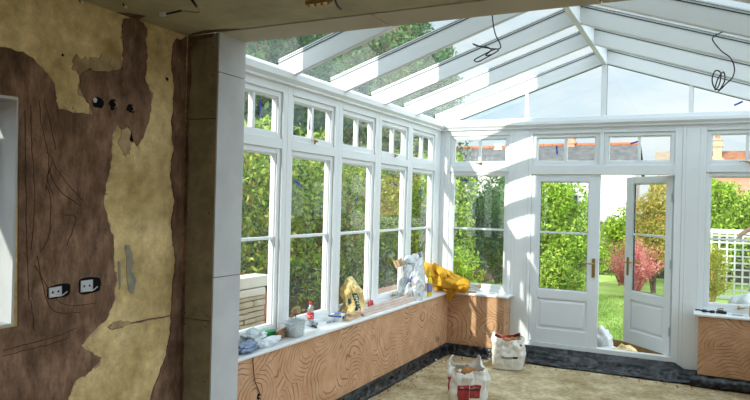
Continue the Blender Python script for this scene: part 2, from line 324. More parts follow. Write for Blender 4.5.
PATCH={'main':[(-6.061,2.416),(-5.982,2.425),(-5.919,2.419),(-5.865,2.4),(-5.808,2.361),(-5.762,2.329),(-5.737,2.281),(-5.729,2.21),(-5.71,2.166),(-5.637,2.155),(-5.55,2.161),(-5.498,2.173),(-5.553,2.258),(-5.586,2.296),(-5.581,2.362),(-5.531,2.404),(-5.465,2.411),(-5.383,2.421),(-5.306,2.447),(-5.295,2.554),(-5.305,2.65),(-5.301,2.738),(-5.25,2.768),(-5.19,2.772),(-5.118,2.737),(-5.132,2.661),(-5.113,2.575),(-5.126,2.482),(-5.115,2.399),(-5.073,2.339),(-5.078,2.247),(-5.099,2.159),(-5.135,2.071),(-5.172,2.013),(-5.204,2.052),(-5.244,2.13),(-5.288,2.108),(-5.325,2.133),(-5.351,2.078),(-5.363,2.008),(-5.361,1.923),(-5.391,1.779),(-5.408,1.666),(-5.37,1.57),(-5.34,1.495),(-5.328,1.351),(-5.303,1.233),(-5.314,1.119),(-5.367,1.012),(-5.447,0.968),(-5.53,0.9),(-5.47,0.85),(-5.395,0.802),(-5.467,0.744),(-5.556,0.71),(-5.616,0.611),(-6.015,0.716),(-6.025,1.063),(-5.905,1.063),(-5.934,2.196),(-6.055,2.189)],'strip':[(-4.787,2.761),(-4.893,2.717),(-4.914,2.585),(-4.881,2.401),(-4.901,2.208),(-4.877,2.02),(-4.897,1.853),(-4.857,1.702),(-4.876,1.511),(-4.834,1.317),(-4.861,1.063),(-4.863,0.872),(-4.9,0.702),(-4.987,0.545),(-5.025,0.456),(-4.742,0.382)],'crackblob':[(-5.358,0.971),(-5.324,0.988),(-5.266,0.991),(-5.199,0.969),(-5.25,0.948),(-5.322,0.948)],'crack':[(-5.214,0.971),(-5.114,0.971),(-5.018,0.975),(-4.84,0.965),(-4.839,0.958),(-5.018,0.963),(-5.114,0.959),(-5.213,0.96)],'smudge':[(-5.251,1.427),(-5.214,1.437),(-5.19,1.389),(-5.173,1.328),(-5.194,1.282),(-5.154,1.219),(-5.174,1.138),(-5.205,1.153),(-5.23,1.25),(-5.226,1.332)],'smudge2':[(-5.292,1.337),(-5.277,1.341),(-5.266,1.201),(-5.279,1.173)],'spot':[(-5.695,2.459),(-5.686,2.459),(-5.689,2.447),(-5.698,2.446)],'spot2':[(-4.957,2.473),(-4.936,2.468),(-4.939,2.448),(-4.957,2.458)]}
GROOVES=[[(-5.869,2.164),(-5.857,1.939),(-5.833,1.689),(-5.848,1.437)],[(-5.826,2.195),(-5.805,2.071),(-5.76,1.896),(-5.773,1.741)],[(-5.798,2.21),(-5.76,2.092),(-5.721,1.951)],[(-5.9,2.135),(-5.882,1.688),(-5.852,1.186)],[(-5.824,1.359),(-5.668,1.147),(-5.445,1.119)],[(-5.814,1.409),(-5.727,1.129),(-5.542,1.082)],[(-5.982,0.959),(-5.835,0.966),(-5.693,0.977),(-5.571,1.0)],[(-5.981,0.93),(-5.861,0.936),(-5.721,0.941),(-5.614,0.953)],[(-5.774,1.766),(-5.743,1.69),(-5.749,1.509),(-5.792,1.423)],[(-5.67,1.612),(-5.589,1.595),(-5.641,1.452)],[(-5.841,1.184),(-5.815,1.029)],[(-5.737,1.897),(-5.676,1.807),(-5.548,1.692)],[(-5.759,1.844),(-5.698,1.743),(-5.56,1.66)],[(-5.779,1.936),(-5.737,1.897),(-5.764,1.803),(-5.732,1.716)]]
def ragged(poly, seed, amp=.008, step=.012):
    out = []; n = len(poly)
    for i in range(n):
        a = Vector((*poly[i], 0)); b = Vector((*poly[(i+1) % n], 0)); k = max(1, int((b-a).length/step))
        for j in range(k):
            p = a.lerp(b, j/k); q = noise.noise_vector(Vector((p.x*22, p.y*22, seed)))*1.2+noise.noise_vector(Vector((p.x*60, p.y*60, seed+5)))*.9
            if p.x < -5.9 and .9 < p.y < 2.3: q = Vector((0, 0, 0))
            x = min(max(p.x+q.x*amp, -6.06), YI); out.append((x, min(p.y+q.y*amp, ZC)))
    return out
def wallpatch(name, poly, m, t, seed, parent=wall_left, x=XI, amp=.008, label=None):
    bm = bmesh.new(); vs = [bm.verts.new((x+t, y, z)) for y, z in ragged(poly, seed, amp)]
    ed = [bm.edges.new((vs[i], vs[(i+1) % len(vs)])) for i in range(len(vs))]
    f = bmesh.ops.triangle_fill(bm, edges=ed, use_beauty=True)
    fs = [g for g in f['geom'] if isinstance(g, bmesh.types.BMFace)]
    r = bmesh.ops.extrude_face_region(bm, geom=fs)
    for g in r['geom']:
        if isinstance(g, bmesh.types.BMVert): g.co.x = x-.002
    bmesh.ops.recalc_face_normals(bm, faces=bm.faces)
    me = bpy.data.meshes.new(name); bm.to_mesh(me); bm.free()
    o = link(name, me, m, parent)
    if label: o['label'] = label
    return o
wallpatch('plaster_patch', PATCH['main'], 'brown', .006, 1, label='brown rough plaster patch with comb marks')
for k_, sd_, am_ in (('main', 31, .030), ('strip', 32, .022), ('crackblob', 33, .02)):
    wallpatch('plaster_smear', PATCH[k_], 'smear', .0035, sd_, amp=am_, label='thin paler smear round a brown plaster patch')
wallpatch('plaster_smear', [(-5.31, 2.15), (-5.25, 2.17), (-5.20, 2.05), (-5.24, 1.95), (-5.30, 2.0)], 'smear', .0035, 35, amp=.03)
wallpatch('plaster_smear', [(-5.62, 2.45), (-5.45, 2.5), (-5.33, 2.47), (-5.36, 2.39), (-5.6, 2.38)], 'smear', .0035, 36, amp=.04)
wallpatch('plaster_patch', PATCH['strip'], 'brown', .007, 2, label='brown plaster strip beside the corner')
for k, mm in (('crackblob', 'brown'), ('crack', 'brown'), ('smudge', 'smudge'), ('smudge2', 'smudge'), ('spot', 'hole'), ('spot2', 'hole')):
    wallpatch('wall_mark', PATCH[k], mm, .003, 3, amp=.004)
gm = MB()
for g in GROOVES:
    P = roundpath([(XI+.006, y, z) for y, z in g], 7)
    P = [Vector((p.x, p.y+.006*nz3(p.y, p.z, 1, 30), p.z+.006*nz3(p.z, p.y, 4, 30))) for p in P]
    gm.tube(P, [.0016+.0022*abs(nz3(p.y, p.z, 0, 14)) for p in P], 5)
gm.build('comb_marks', 'groove', wall_left)

# pier at the left side of the opening, with its plasterboard faces
PX = .349
pier = struct(MB().box(XI, PX-.012, YI+.012, YO, ZF, ZC).build('wall_pier', 'cavity'))
fb = MB()
for a, b in ((ZF, .935), (.941, 2.224), (2.230, ZC)): fb.box(XI+.004, PX-.013, YI, YI+.012, a, b)
fb.build('front_board', 'board', pier)
sc = MB()
for z in (.2, .55, .9, .97, 1.3, 1.62, 1.95, 2.19, 2.27, 2.5, 2.68):
    for x in (XI+.035, PX-.05):
        sc.tube([(x+.01*nz3(z, x, 2, 9), YI-.0012, z), (x+.01*nz3(z, x, 2, 9), YI+.001, z)], .0042, 8)
sc.build('screw_head', 'hole', pier)
rb = MB()
for a, b in ((ZF, 1.213), (1.218, 2.519), (2.524, ZC)): rb.box(PX-.012, PX, YI, YO, a, b)
rb.build('reveal_board', 'boardgrey', pier)
st = MB(); poly = [(XI+.004, ZC), (XI+.004, .2), (XI+.03, .25)]
for i in range(40):
    z = .3+i*(2.44/39); poly.append((XI+.030+.014*nz3(z, 3, 1, 5)+(.07 if z > 2.73 else 0), z))
poly.append((XI+.2, 2.745)); poly.append((XI+.22, ZC))
st.prism(poly, 'y', YI-.003, YI); st.build('plaster_strip', 'brown', pier)

# ceiling, beam and rest of the house
ceil = struct(MB().box(XI, 6.5, -10, YI-.022, ZC, ZC+.12).build('ceiling', 'ceil'))
beam = struct(MB().box(PX, 6.5, YI+.001, YO, ZC+.012, ZC+.3).build('trim_1', 'cavity'))
sb = MB()
xs = [PX-.012, 1.425, 2.62, 3.9, 5.2, 6.5]
for a, b in zip(xs, xs[1:]): sb.box(a+.004, b-.004, YI, YO, ZC, ZC+.012)
sb.build('soffit_board', 'soffit', beam)
cp = MB(); cp.prism([(XI+.02, YI-.01), (XI+.08, YI-.05), (XI+.2, YI-.075), (XI+.33, YI-.06), (XI+.42, YI-.03), (XI+.44, YI-.023), (XI+.02, YI-.023)], 'z', ZC-.003, ZC)
cp.prism([(XI, YI-.58), (XI+.06, YI-.54), (XI+.10, YI-.46), (XI+.04, YI-.44), (XI, YI-.42)], 'z', ZC-.003, ZC)
cp.build('plaster_patch', 'brown', ceil)
hw = MB().box(XO, 7.5, YI, YO, ZC+.301, 6.6).box(4.4, 7.5, YI, YO, ZF, ZC+.3).box(XO, XI, -10, YI, ZC+.13, 6.6).box(XO, 7.5, -10.2, -10, ZF, 6.6)
hw.box(6.5, 6.7, -10, YI, ZC+.13, 6.6).box(XO, 7.5, -10.2, YO, 6.61, 6.75)
struct(hw.build('wall_rear', 'render'))
struct(MB().box(-.55, -.12, -9.0, -6.9, 2.35, 2.43).build('unseen_sun_blocker', 'white'))  # unseen slab added outside to keep sun off the upper kitchen window jamb
wr = MB().box(6.5, 6.7, -10, -9.7, ZF, ZC+.12).box(6.5, 6.7, -5.2, YI, ZF, ZC+.12).box(6.5, 6.7, -9.7, -5.2, 2.5, ZC+.12)
struct(wr.build('wall_right', 'plaster'))
def kfloor(u, v): return (XO+u*(6.6-XO), -10+v*(10-.02), ZF+.006*nz3(u*6, v*10, 0, 2.2)+.003*nz3(u*6, v*10, 5, 9))
fl = gridsurf(110, 160, kfloor, 'floor', 'floor', None, 0); struct(fl)
ext = struct(MB().box(-30, 40, -30, 60, -.6, -.22).build('ground', 'soil'))

# ---------------------------------------------------------------- structure: the conservatory frame
ZT, ZB, ZL, ZS, ZQ, ZCO = 2.537, 2.27, 2.078, .718, .628, 2.654
SW = .055; FI, FO = -.04, .06
def ring(mb, x0, x1, z0, z1, w, y0, y1, wz=None):
    wz = wz or w
    mb.box(x0, x0+w, y0, y1, z0, z1).box(x1-w, x1, y0, y1, z0, z1).box(x0+w, x1-w, y0, y1, z0, z0+wz).box(x0+w, x1-w, y0, y1, z1-wz, z1)
def handle(parent, x, y, z, flip=1):
    mb = MB(); mb.box(x-.012, x+.012, y-.006, y, z-.018, z+.018)
    P = roundpath([(x, y-.005, z), (x, y-.03, z+.002), (x-flip*.03, y-.036, z+.003), (x-flip*.07, y-.034, z+.010), (x-flip*.11, y-.038, z+.004)], 4)
    mb.tube(P, [.008]*4+[.007+.003*math.sin(i/ (len(P)-4)*6) for i in range(len(P)-4)], 8)
    return mb.build('window_handle', 'brass', parent, smooth=True)
def sash(parent, x0, x1, z0, z1, vbar=False, hbar=None, tape=None):
    """glass clear opening x0..x1, z0..z1"""
    mb = MB(); ring(mb, x0-SW, x1+SW, z0-SW, z1+SW, SW-.012, -.022, .04)
    r2 = SW
    # inner bead, a little lower than the face
    ring(mb, x0-.0125, x1+.0125, z0-.0125, z1+.0125, .0125, -.010, .035)
    if vbar: c = (x0+x1)/2; mb.box(c-.016, c+.016, -.014, .03, z0, z1)
    if hbar: mb.box(x0, x1, -.014, .03, hbar-.012, hbar+.012)
    s_ = mb.build('casement', 'white', parent, bevel=.003)
    MB().box(x0-.005, x1+.005, .004, .010, z0-.005, z1+.005).build('pane', 'glass', s_)
    return s_
nwin = [0]
def tape(parent, x, z, ln, ang):
    c, s_ = math.cos(ang), math.sin(ang); w = .009
    p = [(x-c*ln/2+s_*w, z-s_*ln/2-c*w), (x+c*ln/2+s_*w, z+s_*ln/2-c*w), (x+c*ln/2-s_*w, z+s_*ln/2+c*w), (x-c*ln/2-s_*w, z-s_*ln/2+c*w)]
    return MB().prism(p, 'y', .0025, .004).build('blue_tape', 'bluetape', parent)
def window(root, u0, u1, g0, g1, topx=None, tall=True, h_top=0, h_low=0, tapes=()):
    """one bay: frame from u0 to u1, glass from g0 to g1 (local x); top light + tall light"""
    nwin[0] += 1
    w = empty('window_%d' % nwin[0]); struct(w); w.parent = root if root.type == 'X' else None
    w.matrix_world = root.matrix_world.copy() if hasattr(root, 'matrix_world') else w.matrix_world
    mb = MB(); a, b = g0-SW, g1+SW
    mb.box(u0, a, FI, FO, ZQ-.02, ZCO+.06).box(b, u1, FI, FO, ZQ-.02, ZCO+.06)
    mb.box(a, b, FI, FO, ZT+SW, ZCO+.06).box(a, b, FI, FO, ZL+SW, ZB-SW).box(a, b, FI-.0, FO, ZQ-.02, ZS-SW)
    mb.build('window_frame', 'white', w, bevel=.004)
    gk = MB(); ring(gk, a, b, ZB-SW, ZT+SW, .003, -.012, .02); ring(gk, a, b, ZS-SW, ZL+SW, .003, -.012, .02); gk.build('seal', 'gasket', w)
    s1 = sash(w, g0, g1, ZB, ZT, vbar=True); s2 = sash(w, g0, g1, ZS, ZL, hbar=1.41)
    if h_top: handle(s1, (g0+g1)/2+.03, -.022, ZB-.03, h_top)
    if h_low: handle(s2, (g0+g1)/2+(.05 if h_low > 0 else -.05), -.022, ZS-.03, h_low)
    for t in tapes: tape(s1 if t[1] > ZB-.02 else s2, *t)
    return w
class Root: pass
def frame_root(loc, rz):
    r = Root(); r.type = 'R'; r.matrix_world = Matrix.Translation(loc) @ Matrix.Rotation(rz, 4, 'Z'); return r
RL = frame_root((0, 0, 0), PI/2); RF = frame_root((0, 0, 0), 0); RR = frame_root((4.072, 0, 0), -PI/2)
P_ = .843
tl = {0: [(-3.75, 1.95, .05, .3)], 1: [(-.5, 2.42, .12, 1.5)], 2: [(.28, 2.40, .12, 1.5), (.10, 1.87, .09, -.35)], 3: [(.33, 2.39, .12, 1.4), (.33, 1.72, .08, .9)], 4: [(.40, 1.92, .08, -.1)], 5: [(.3, 1.85, .09, 1.2)]}
for k in range(0, 6):
    c1 = -.289-(5-k)*P_; c0 = c1-.597
    if c0 < YO: continue
    m0 = c0-.123 if c0-.123 > YO+.02 else YO; m1 = c1+.123
    tp = [(c0+t[0] if t[0] > 0 else c1+t[0]*.4, t[1], t[2], t[3]) for t in tl.get(k, [])] if k else []
    window(RL, m0, m1-.001, c0, c1, h_top=(1 if k in (2, 4) else 0), h_low=(1 if k == 4 else 0), tapes=tp)
window(RF, .10, 1.0, .224, .89, h_top=1, h_low=1, tapes=[(.36, 2.03, .08, 0)])
window(RF, 3.072, 3.972, 3.182, 3.848, h_top=1, h_low=-1)
for k in range(5):   # right side wall, mirror of the left
    c0 = .289+k*P_; window(RR, c0-.123+.001, c0+.597+.123, c0, c0+.597)
# corner posts and boarded panels of the far wall
cp = MB().box(-.06, .04, -.165, .06, -.01, ZCO+.06).box(.041, .099, -.04, .06, -.01, ZCO+.06); struct(cp.build('trim_2', 'white', bevel=.003))
pn = MB()
for a, b in ((1.001, 1.0380), (1.0387, 1.1540), (1.1547, 1.189)): pn.box(a, b, FI-.004, FO, -.03, ZCO+.06)
struct(pn.build('trim_3', 'white', bevel=.002))
pn = MB()
for a, b in ((2.891, 2.9265), (2.9272, 3.0620), (3.0627, 3.100)): pn.box(a, b, FI-.004, FO, -.03, ZCO+.06)
struct(pn.build('trim_4', 'white', bevel=.002))
cp = MB().box(4.032, 4.132, -.165, .06, -.01, ZCO+.06).box(3.973, 4.031, -.04, .06, -.01, ZCO+.06); struct(cp.build('trim_5', 'white', bevel=.003))
# door frame with two top lights
df = MB()
df.box(1.19, 1.230, FI, FO, -.02, ZCO+.06).box(2.815, 2.89, FI, FO, -.02, ZCO+.06)
df.box(1.230, 2.815, FI, FO, .0, .078).box(1.230, 2.815, FI, FO, 2.104, ZB-SW).box(1.230, 2.815, FI, FO, ZT+SW, ZCO+.06)
df.box(2.010, 2.062, FI, FO, ZB-SW, ZT+SW)
dfo = struct(df.build('trim_6', 'white', bevel=.004))
for i, (a, b, tps) in enumerate(((1.29, 1.955, [(1.515, 2.40, .11, -1.45)]), (2.117, 2.782, [(2.39, 2.475, .10, .3)]))):
    nwin[0] += 1; w = empty('window_%d' % nwin[0]); struct(w)
    fr_ = MB(); lo = 1.230 if i == 0 else 2.062; hi = 2.010 if i == 0 else 2.815
    if i == 0: fr_.box(lo, a-SW, FI, FO, ZB-SW, ZT+SW)
    else: fr_.box(b+SW-.022, hi, FI, FO, ZB-SW, ZT+SW)
    if i == 0: fr_.build('window_frame', 'white', w)
    s_ = sash(w, a, b if i == 0 else b-.022, ZB, ZT, vbar=True)
    for t in tps: tape(s_, *t)

def leaf(root, x0, x1, gx0, gx1, y=-.022, mirror=False, hx=None, hdir=-1):
    T = .045; mb = MB(); z0, z1, gz0, gz1 = .082, 2.100, .716, 2.021
    mb.box(x0, gx0, y, y+T, z0, z1).box(gx1, x1, y, y+T, z0, z1).box(gx0, gx1, y, y+T, gz1, z1).box(gx0, gx1, y, y+T, .61, gz0).box(gx0, gx1, y, y+T, z0, .245)
    mb.build('door_leaf', 'door', root, bevel=.003)
    # raised and fielded panel
    p = MB(); a0, a1, b0, b1 = gx0, gx1, .245, .61; i_ = .035
    for yy, s_ in ((y+.014, -1), (y+T-.014, 1)):
        f = yy+s_*.010
        vs = [(a0, yy, b0), (a1, yy, b0), (a1, yy, b1), (a0, yy, b1)]
        k1 = .018; k2 = .045
        vs += [(a0+k1, yy, b0+k1), (a1-k1, yy, b0+k1), (a1-k1, yy, b1-k1), (a0+k1, yy, b1-k1)]
        vs += [(a0+k2, f, b0+k2), (a1-k2, f, b0+k2), (a1-k2, f, b1-k2), (a0+k2, f, b1-k2)]
        fs = [(0, 1, 5, 4), (1, 2, 6, 5), (2, 3, 7, 6), (3, 0, 4, 7), (4, 5, 9, 8), (5, 6, 10, 9), (6, 7, 11, 10), (7, 4, 8, 11), (8, 9, 10, 11)]
        p.add(vs, fs)
    p.build('panel', 'door', root)
    bd = MB(); ring(bd, gx0-.002, gx1+.002, gz0-.002, gz1+.002, .014, y+.008, y+T-.008); bd.box(gx0, gx1, y+.008, y+T-.008, 1.393, 1.417); bd.build('glazing_bead', 'door', root, bevel=.003)
    MB().box(gx0, gx1, y+.019, y+.025, gz0, gz1).build('pane', 'glass', root)
    gk = MB(); ring(gk, gx0+.012, gx1-.012, gz0+.012, gz1-.012, .003, y+.012, y+.032); gk.build('seal', 'gasket', root)
    for s_, yy in ((-1, y), (1, y+T)):
        h = MB(); h.box(hx-.018, hx+.018, min(yy, yy+s_*.007), max(yy, yy+s_*.007), .90, 1.12)
        P = roundpath([(hx, yy, 1.06), (hx, yy+s_*.045, 1.06), (hx+hdir*.03, yy+s_*.05, 1.062), (hx+hdir*.12, yy+s_*.048, 1.066)], 4); h.tube(P, .009, 8)
        h.tube([(hx, yy, .965), (hx, yy+s_*.012, .965)], .009, 10)
        h.build('door_handle', 'brass', root, bevel=.001)
d1 = struct(empty('door_1')); leaf(d1, 1.232, 2.030, 1.329, 1.906, hx=1.972)
hg = MB()
d2 = struct(empty('door_2', (2.812, .022, 0), -math.radians(46.0)))
leaf(d2, -.780, -.002, -.655, -.098, hx=-.718, hdir=1)
for z in (.35, 1.1, 1.85): hg.tube([(-.002, -.030, z-.05), (-.002, -.030, z+.05)], .007, 8)
hg.build('hinge', 'metal', d2)
# cornices
co = MB()
prof = [(-.05, ZCO), (-.072, ZCO+.008), (-.072, ZCO+.022), (-.100, ZCO+.05), (-.100, ZCO+.085), (-.02, ZCO+.085), (-.02, ZCO)]
co.prism([(-p[0], p[1]) for p in prof], 'y', YO+.005, -.02)
struct(co.build('trim_7', 'white'))
co = MB(); co.prism(prof, 'x', .02, 4.05); struct(co.build('trim_8', 'white'))
co = MB(); co.prism([(4.072+p[0], p[1]) for p in prof], 'y', YO+.005, -.02); struct(co.build('trim_9', 'white'))
# eaves plates + gable plate
ep = MB(); ep.prism([(-.12, ZCO+.061), (.06, ZCO+.061), (.10, ZCO+.085), (.10, ZCO+.10), (-.12, ZCO+.20)], 'y', YO+.005, 0); struct(ep.build('trim_10', 'white'))
ep = MB(); ep.prism([(4.192, ZCO+.061), (4.012, ZCO+.061), (3.972, ZCO+.085), (3.972, ZCO+.10), (4.192, ZCO+.20)], 'y', YO+.005, 0); struct(ep.build('trim_11', 'white'))
ep = MB().box(-.1, 4.17, -.05, .06, ZCO+.086, 2.79); struct(ep.build('trim_12', 'white', bevel=.005))

# ---------------------------------------------------------------- structure: the glazed roof
roof = struct(empty('conservatory_roof'))
XR = 2.046; SL = .34; ZL0 = 2.705; HR = .155
def zl(x): return ZL0+SL*(x if x <= XR else 2*XR-x)
def rafter(y0, y1, side, h=HR, name='rafter', z_off=0):
    xa, xb = (-.05, XR-.02) if side < 0 else (2*XR+.05, XR+.02)
    mb = MB(); mb.prism([(xa, zl(xa)+z_off), (xb, zl(xb)+z_off), (xb, zl(xb)+h), (xa, zl(xa)+h)], 'y', y0, y1)
    o = mb.build(name, 'white', roof, bevel=.006)
    g = MB()
    for q in (y0-.004, y1+.001):
        for h0, h1 in ((h-.004, h+.004), (h+.018, h+.022)): g.prism([(xa, zl(xa)+h0), (xb, zl(xb)+h0), (xb, zl(xb)+h1), (xa, zl(xa)+h1)], 'y', q, q+.003)
    MB().prism([(xa, zl(xa)+h+.001), (xb, zl(xb)+h+.001), (xb, zl(xb)+h+.035), (xa, zl(xa)+h+.035)], 'y', y0+.002, y1-.002).build('rafter_cap', 'white', o)
    g.build('glazing_gasket', 'gasket', o)
    return o
RY = [-1.009-i*P_ for i in range(5)]
for side in (-1, 1):
    for y in RY: rafter(y-.027, y+.027, side)
    rafter(-.045, .045, side, name='gable_rafter')
    ys = [-.0]+RY+[YO]
    for a, b in zip(ys, ys[1:]):
        if a-b < .15: continue
        xa = -.14 if side < 0 else 2*XR+.14
        f0 = lambda x: zl(x)+HR+.012
        mb = MB(); mb.prism([(xa, f0(xa)), (XR, f0(XR)), (XR, f0(XR)+.006), (xa, f0(xa)+.006)], 'y', b+.026, a-.026); mb.build('roof_pane', 'roofglass', roof)
MB().box(XR-.026, XR+.026, YO+.003, -.01, 3.385, 3.60).build('ridge_beam', 'white', roof, bevel=.004)
cap = MB().prism([(XR-.12, 3.57), (XR, 3.62), (XR+.12, 3.57), (XR+.12, 3.59), (XR, 3.66), (XR-.12, 3.59)], 'y', YO+.003, .08); cap.build('ridge_cap', 'white', roof)
nb = MB(); nb.hexa([(2.83, RY[2]-.35, zl(2.83)+.03), (2.93, RY[2]-.35, zl(2.93)+.03), (2.93, RY[1]-.03, zl(2.93)+.03), (2.83, RY[1]-.03, zl(2.83)+.03),
                    (2.83, RY[2]-.35, zl(2.83)+.15), (2.93, RY[2]-.35, zl(2.93)+.15), (2.93, RY[1]-.03, zl(2.93)+.15), (2.83, RY[1]-.03, zl(2.83)+.15)])
# gable posts and panes
for x, w_ in ((XR, .028), (1.146, .019), (2.960, .020)):
    MB().box(x-w_, x+w_, -.035, .035, 2.79, zl(x)+(.02 if x != XR else -.005)).build('gable_post', 'white', roof, bevel=.003)
gk = MB()
for a, b in ((.26, 1.127), (1.165, XR-.028), (XR+.028, 2.940), (2.98, 3.83)):
    mb = MB(); mb.prism([(a, 2.785), (b, 2.785), (b, zl(b)+.01), (a, zl(a)+.01)], 'y', .006, .012); mb.build('gable_pane', 'glass', roof)
    w_ = .006
    gk.prism([(a, zl(a)-w_), (b, zl(b)-w_), (b, zl(b)), (a, zl(a))], 'y', -.012, .0)
    gk.box(b-.004 if b < XR else a, b if b < XR else a+.004, -.012, 0, 2.79, zl(b if b < XR else a))
gk.build('gable_seal', 'gasket', roof)
tape_o = tape(roof, 3.42, 2.875, .09, .45)

# dwarf walls in combed scratch coat
struct(MB().box(-.12, .278, YO+.002, .10, -.012, .600).build('wall_window_side', 'scratch'))
struct(MB().box(.279, 1.000, -.30, .10, -.012, .600).build('wall_far', 'scratch'))
struct(MB().box(3.083, 4.2, -.30, .10, -.012, .600).build('wall_far_right', 'scratch'))
struct(MB().box(3.80, 4.2, YO+.002, -.301, -.012, .600).build('wall_conservatory_right', 'scratch'))
fo = MB().box(-.12, .255, YO+.002, .10, -.22, -.013).box(.256, .99, -.285, .10, -.22, -.013).box(.991, 3.08, -.02, .10, -.22, -.032).box(3.081, 4.2, -.285, .10, -.22, -.013).box(3.82, 4.2, YO+.002, -.286, -.22, -.013)
struct(fo.build('trim_13', 'cavity'))
# window sills
def sill(name, boxes):
    mb = MB()
    for b in boxes: mb.box(*b)
    return struct(mb.build(name, 'white', bevel=.009, seg=3))
sill('trim_14', [(-.05, .300, YO+.003, -.322, .601, ZQ), (-.05, 1.042, -.3215, -.02, .601, ZQ)])
sill('trim_15', [(3.036, 4.1, -.322, -.02, .601, ZQ)])
sill('trim_16', [(3.78, 4.1, YO+.003, -.323, .601, ZQ)])
# small hole with pipe in the plaster
hm = MB().lathe((0, 0, 0), [(.016, -.002), (.019, .001), (.012, .002), (.003, .0015)], 10)
# ================================================================= THINGS
# ---- black damp-proof membrane along the floor edges
def memb(name, pts, fn, nu, nv, label):
    o = gridsurf(nu, nv, fn, name, 'memb', None, .004)
    tag(o, label, 'membrane'); return o
def fL(u, v):
    y = -4.45+u*4.12
    w = nz3(y, v, 0, 5)*.018+nz3(y, v, 3, 14)*.022
    z = ZF+.006+(.125+.010*nz3(y, 2, 0, 9))*v
    x = .292+.006*(1-v)+w*(.4+.6*math.sin(v*PI))+(.035*(1-v)**6)
    return (max(x, .283), y, z)
memb('damp_proof_membrane', None, fL, 260, 9, 'black plastic membrane strip under the long plastered wall on the left')
def fF(u, v):
    x = .29+u*.73
    w = nz3(x, v*.4, 7, 9)*.030+nz3(x, v, 3, 22)*.020
    return (x, min(-.312-.010*(1-v)-abs(w)*math.sin(v*PI)-.05*(1-v)**5, -.306), ZF+.006+(.122+.012*nz3(x, 9, 0, 12))*v)
memb('damp_proof_membrane', None, fF, 90, 9, 'crumpled black membrane under the short plastered wall left of the doors')
def fD(u, v):
    x = 1.045+u*2.03
    # drapes from the threshold down over the footing and out on to the floor, with a folded roll in front
    k = v; y = -.048-.27*(1-k)**1.0+.02*nz3(x, k, 2, 5)*math.sin(k*PI)
    z = ZF+.012+.155*k**1.15
    z += .034*math.exp(-((k-.66-.10*math.sin(x*1.9+.6))/.07)**2)
    z += .014*math.exp(-((k-.12)/.07)**2)*(1+nz3(x, 1, 1, 5))
    z += (nz3(x*.5, y, 1, 9)*.030+nz3(x, y, 5, 22)*.014)*math.sin(min(1, k*1.3+.1)*PI)
    if x > 2.86: z -= .06*min(1, (x-2.86)/.1)*k**2
    return (x, min(y, -.046), z)
memb('damp_proof_membrane', None, fD, 240, 26, 'wide folded black membrane lying in front of the double doors')
def fR(u, v):
    x = 3.02+u*.76
    w = nz3(x, v, 17, 7)*.016+nz3(x, v, 13, 22)*.012
    return (x, min(-.316-.03*(1-v)-abs(w)-.035*math.sin(v*PI), -.306), ZF+.006+(.118+.012*nz3(x, 4, 0, 12))*v)
memb('damp_proof_membrane', None, fR, 90, 9, 'crumpled black membrane roll under the plastered wall right of the doors')
rng = random.Random(4)
def pebble(c, r, m, seed, name, parent=None, sq=(1, 1, 1)):
    bm = bmesh.new(); bmesh.ops.create_icosphere(bm, subdivisions=2, radius=r)
    for v in bm.verts:
        k = 1+.35*nz3(v.co.x+seed, v.co.y, v.co.z, 1.3/r)
        v.co = Vector((v.co.x*k*sq[0], v.co.y*k*sq[1], v.co.z*k*sq[2]))+Vector(c)
    me = bpy.data.meshes.new(name); bm.to_mesh(me); bm.free()
    for p in me.polygons: p.use_smooth = True
    return link(name, me, m, parent)
# crumbs of plaster along the edge: too many to count
cb = MB()
for i in range(420):
    if i < 240: y = rng.uniform(-3.4, -.35); x = .315+abs(rng.gauss(0, .10))
    else: x = rng.uniform(.4, 3.6); y = -.345-abs(rng.gauss(0, .07))
    r = rng.uniform(.003, .009); z = ZF+r*.3+.004; a = rng.uniform(0, 3)
    c, s_ = math.cos(a)*r, math.sin(a)*r
    cb.hexa([(x-c, y-s_, z-r*.6), (x+s_, y-c, z-r*.6), (x+c, y+s_, z-r*.6), (x-s_, y+c, z-r*.6), (x-c*.5, y-s_*.5, z+r*.5), (x+s_*.6, y-c*.6, z+r*.6), (x+c*.5, y+s_*.5, z+r*.4), (x-s_*.5, y+c*.6, z+r*.5)])
tag(cb.build('plaster_crumbs', 'rubble'), 'brown plaster crumbs scattered along the edge of the bare floor', 'crumbs', kind='stuff')
tag(pebble((.33, -.78, ZF+.014), .014, 'plast', 3, 'plaster_scrap'), 'small white scrap lying on the floor near the corner', 'scrap')

# ---- rubble sacks
def sackmesh(name, c, w, d, h, m, seed, peaks, rz=0, bulge=.10, foldamp=.034, parent=None):
    """open woven sack: superellipse rings rising to a torn rim; peaks = [(angle, height, width)]"""
    cz, sz_ = math.cos(rz), math.sin(rz)
    def fn(u, v):
        a = 2*PI*u; n = 3.2
        ca, sa = math.cos(a), math.sin(a)
        k = (abs(ca)**n+abs(sa)**n)**(-1/n)
        prof = 1+bulge*math.sin(min(v, 1)*PI*.9)-(.13 if v > .85 else 0)*(v-.85)/.15
        rx, ry = w/2*prof, d/2*prof
        f = foldamp*(nz3(ca*2, sa*2, v*2.2+seed, 1.2)+.55*nz3(ca*5, sa*5, v*5+seed, 1.3))*(.35+.9*v)
        x, y = ca*k*(rx+f), sa*k*(ry+f)
        top = h*(1+.05*nz3(ca*2, sa*2, seed, 1.5))
        for pa, ph, pw in peaks:
            dd = (a-pa+PI) % (2*PI)-PI; top += ph*math.exp(-(dd/pw)**2)
        z = v*top
        return (c[0]+x*cz-y*sz_, c[1]+x*sz_+y*cz, c[2]+z)
    o = gridsurf(88, 30, fn, name, m, parent, .003, closed=True); o['_f'] = 0; del o['_f']
    return o, fn
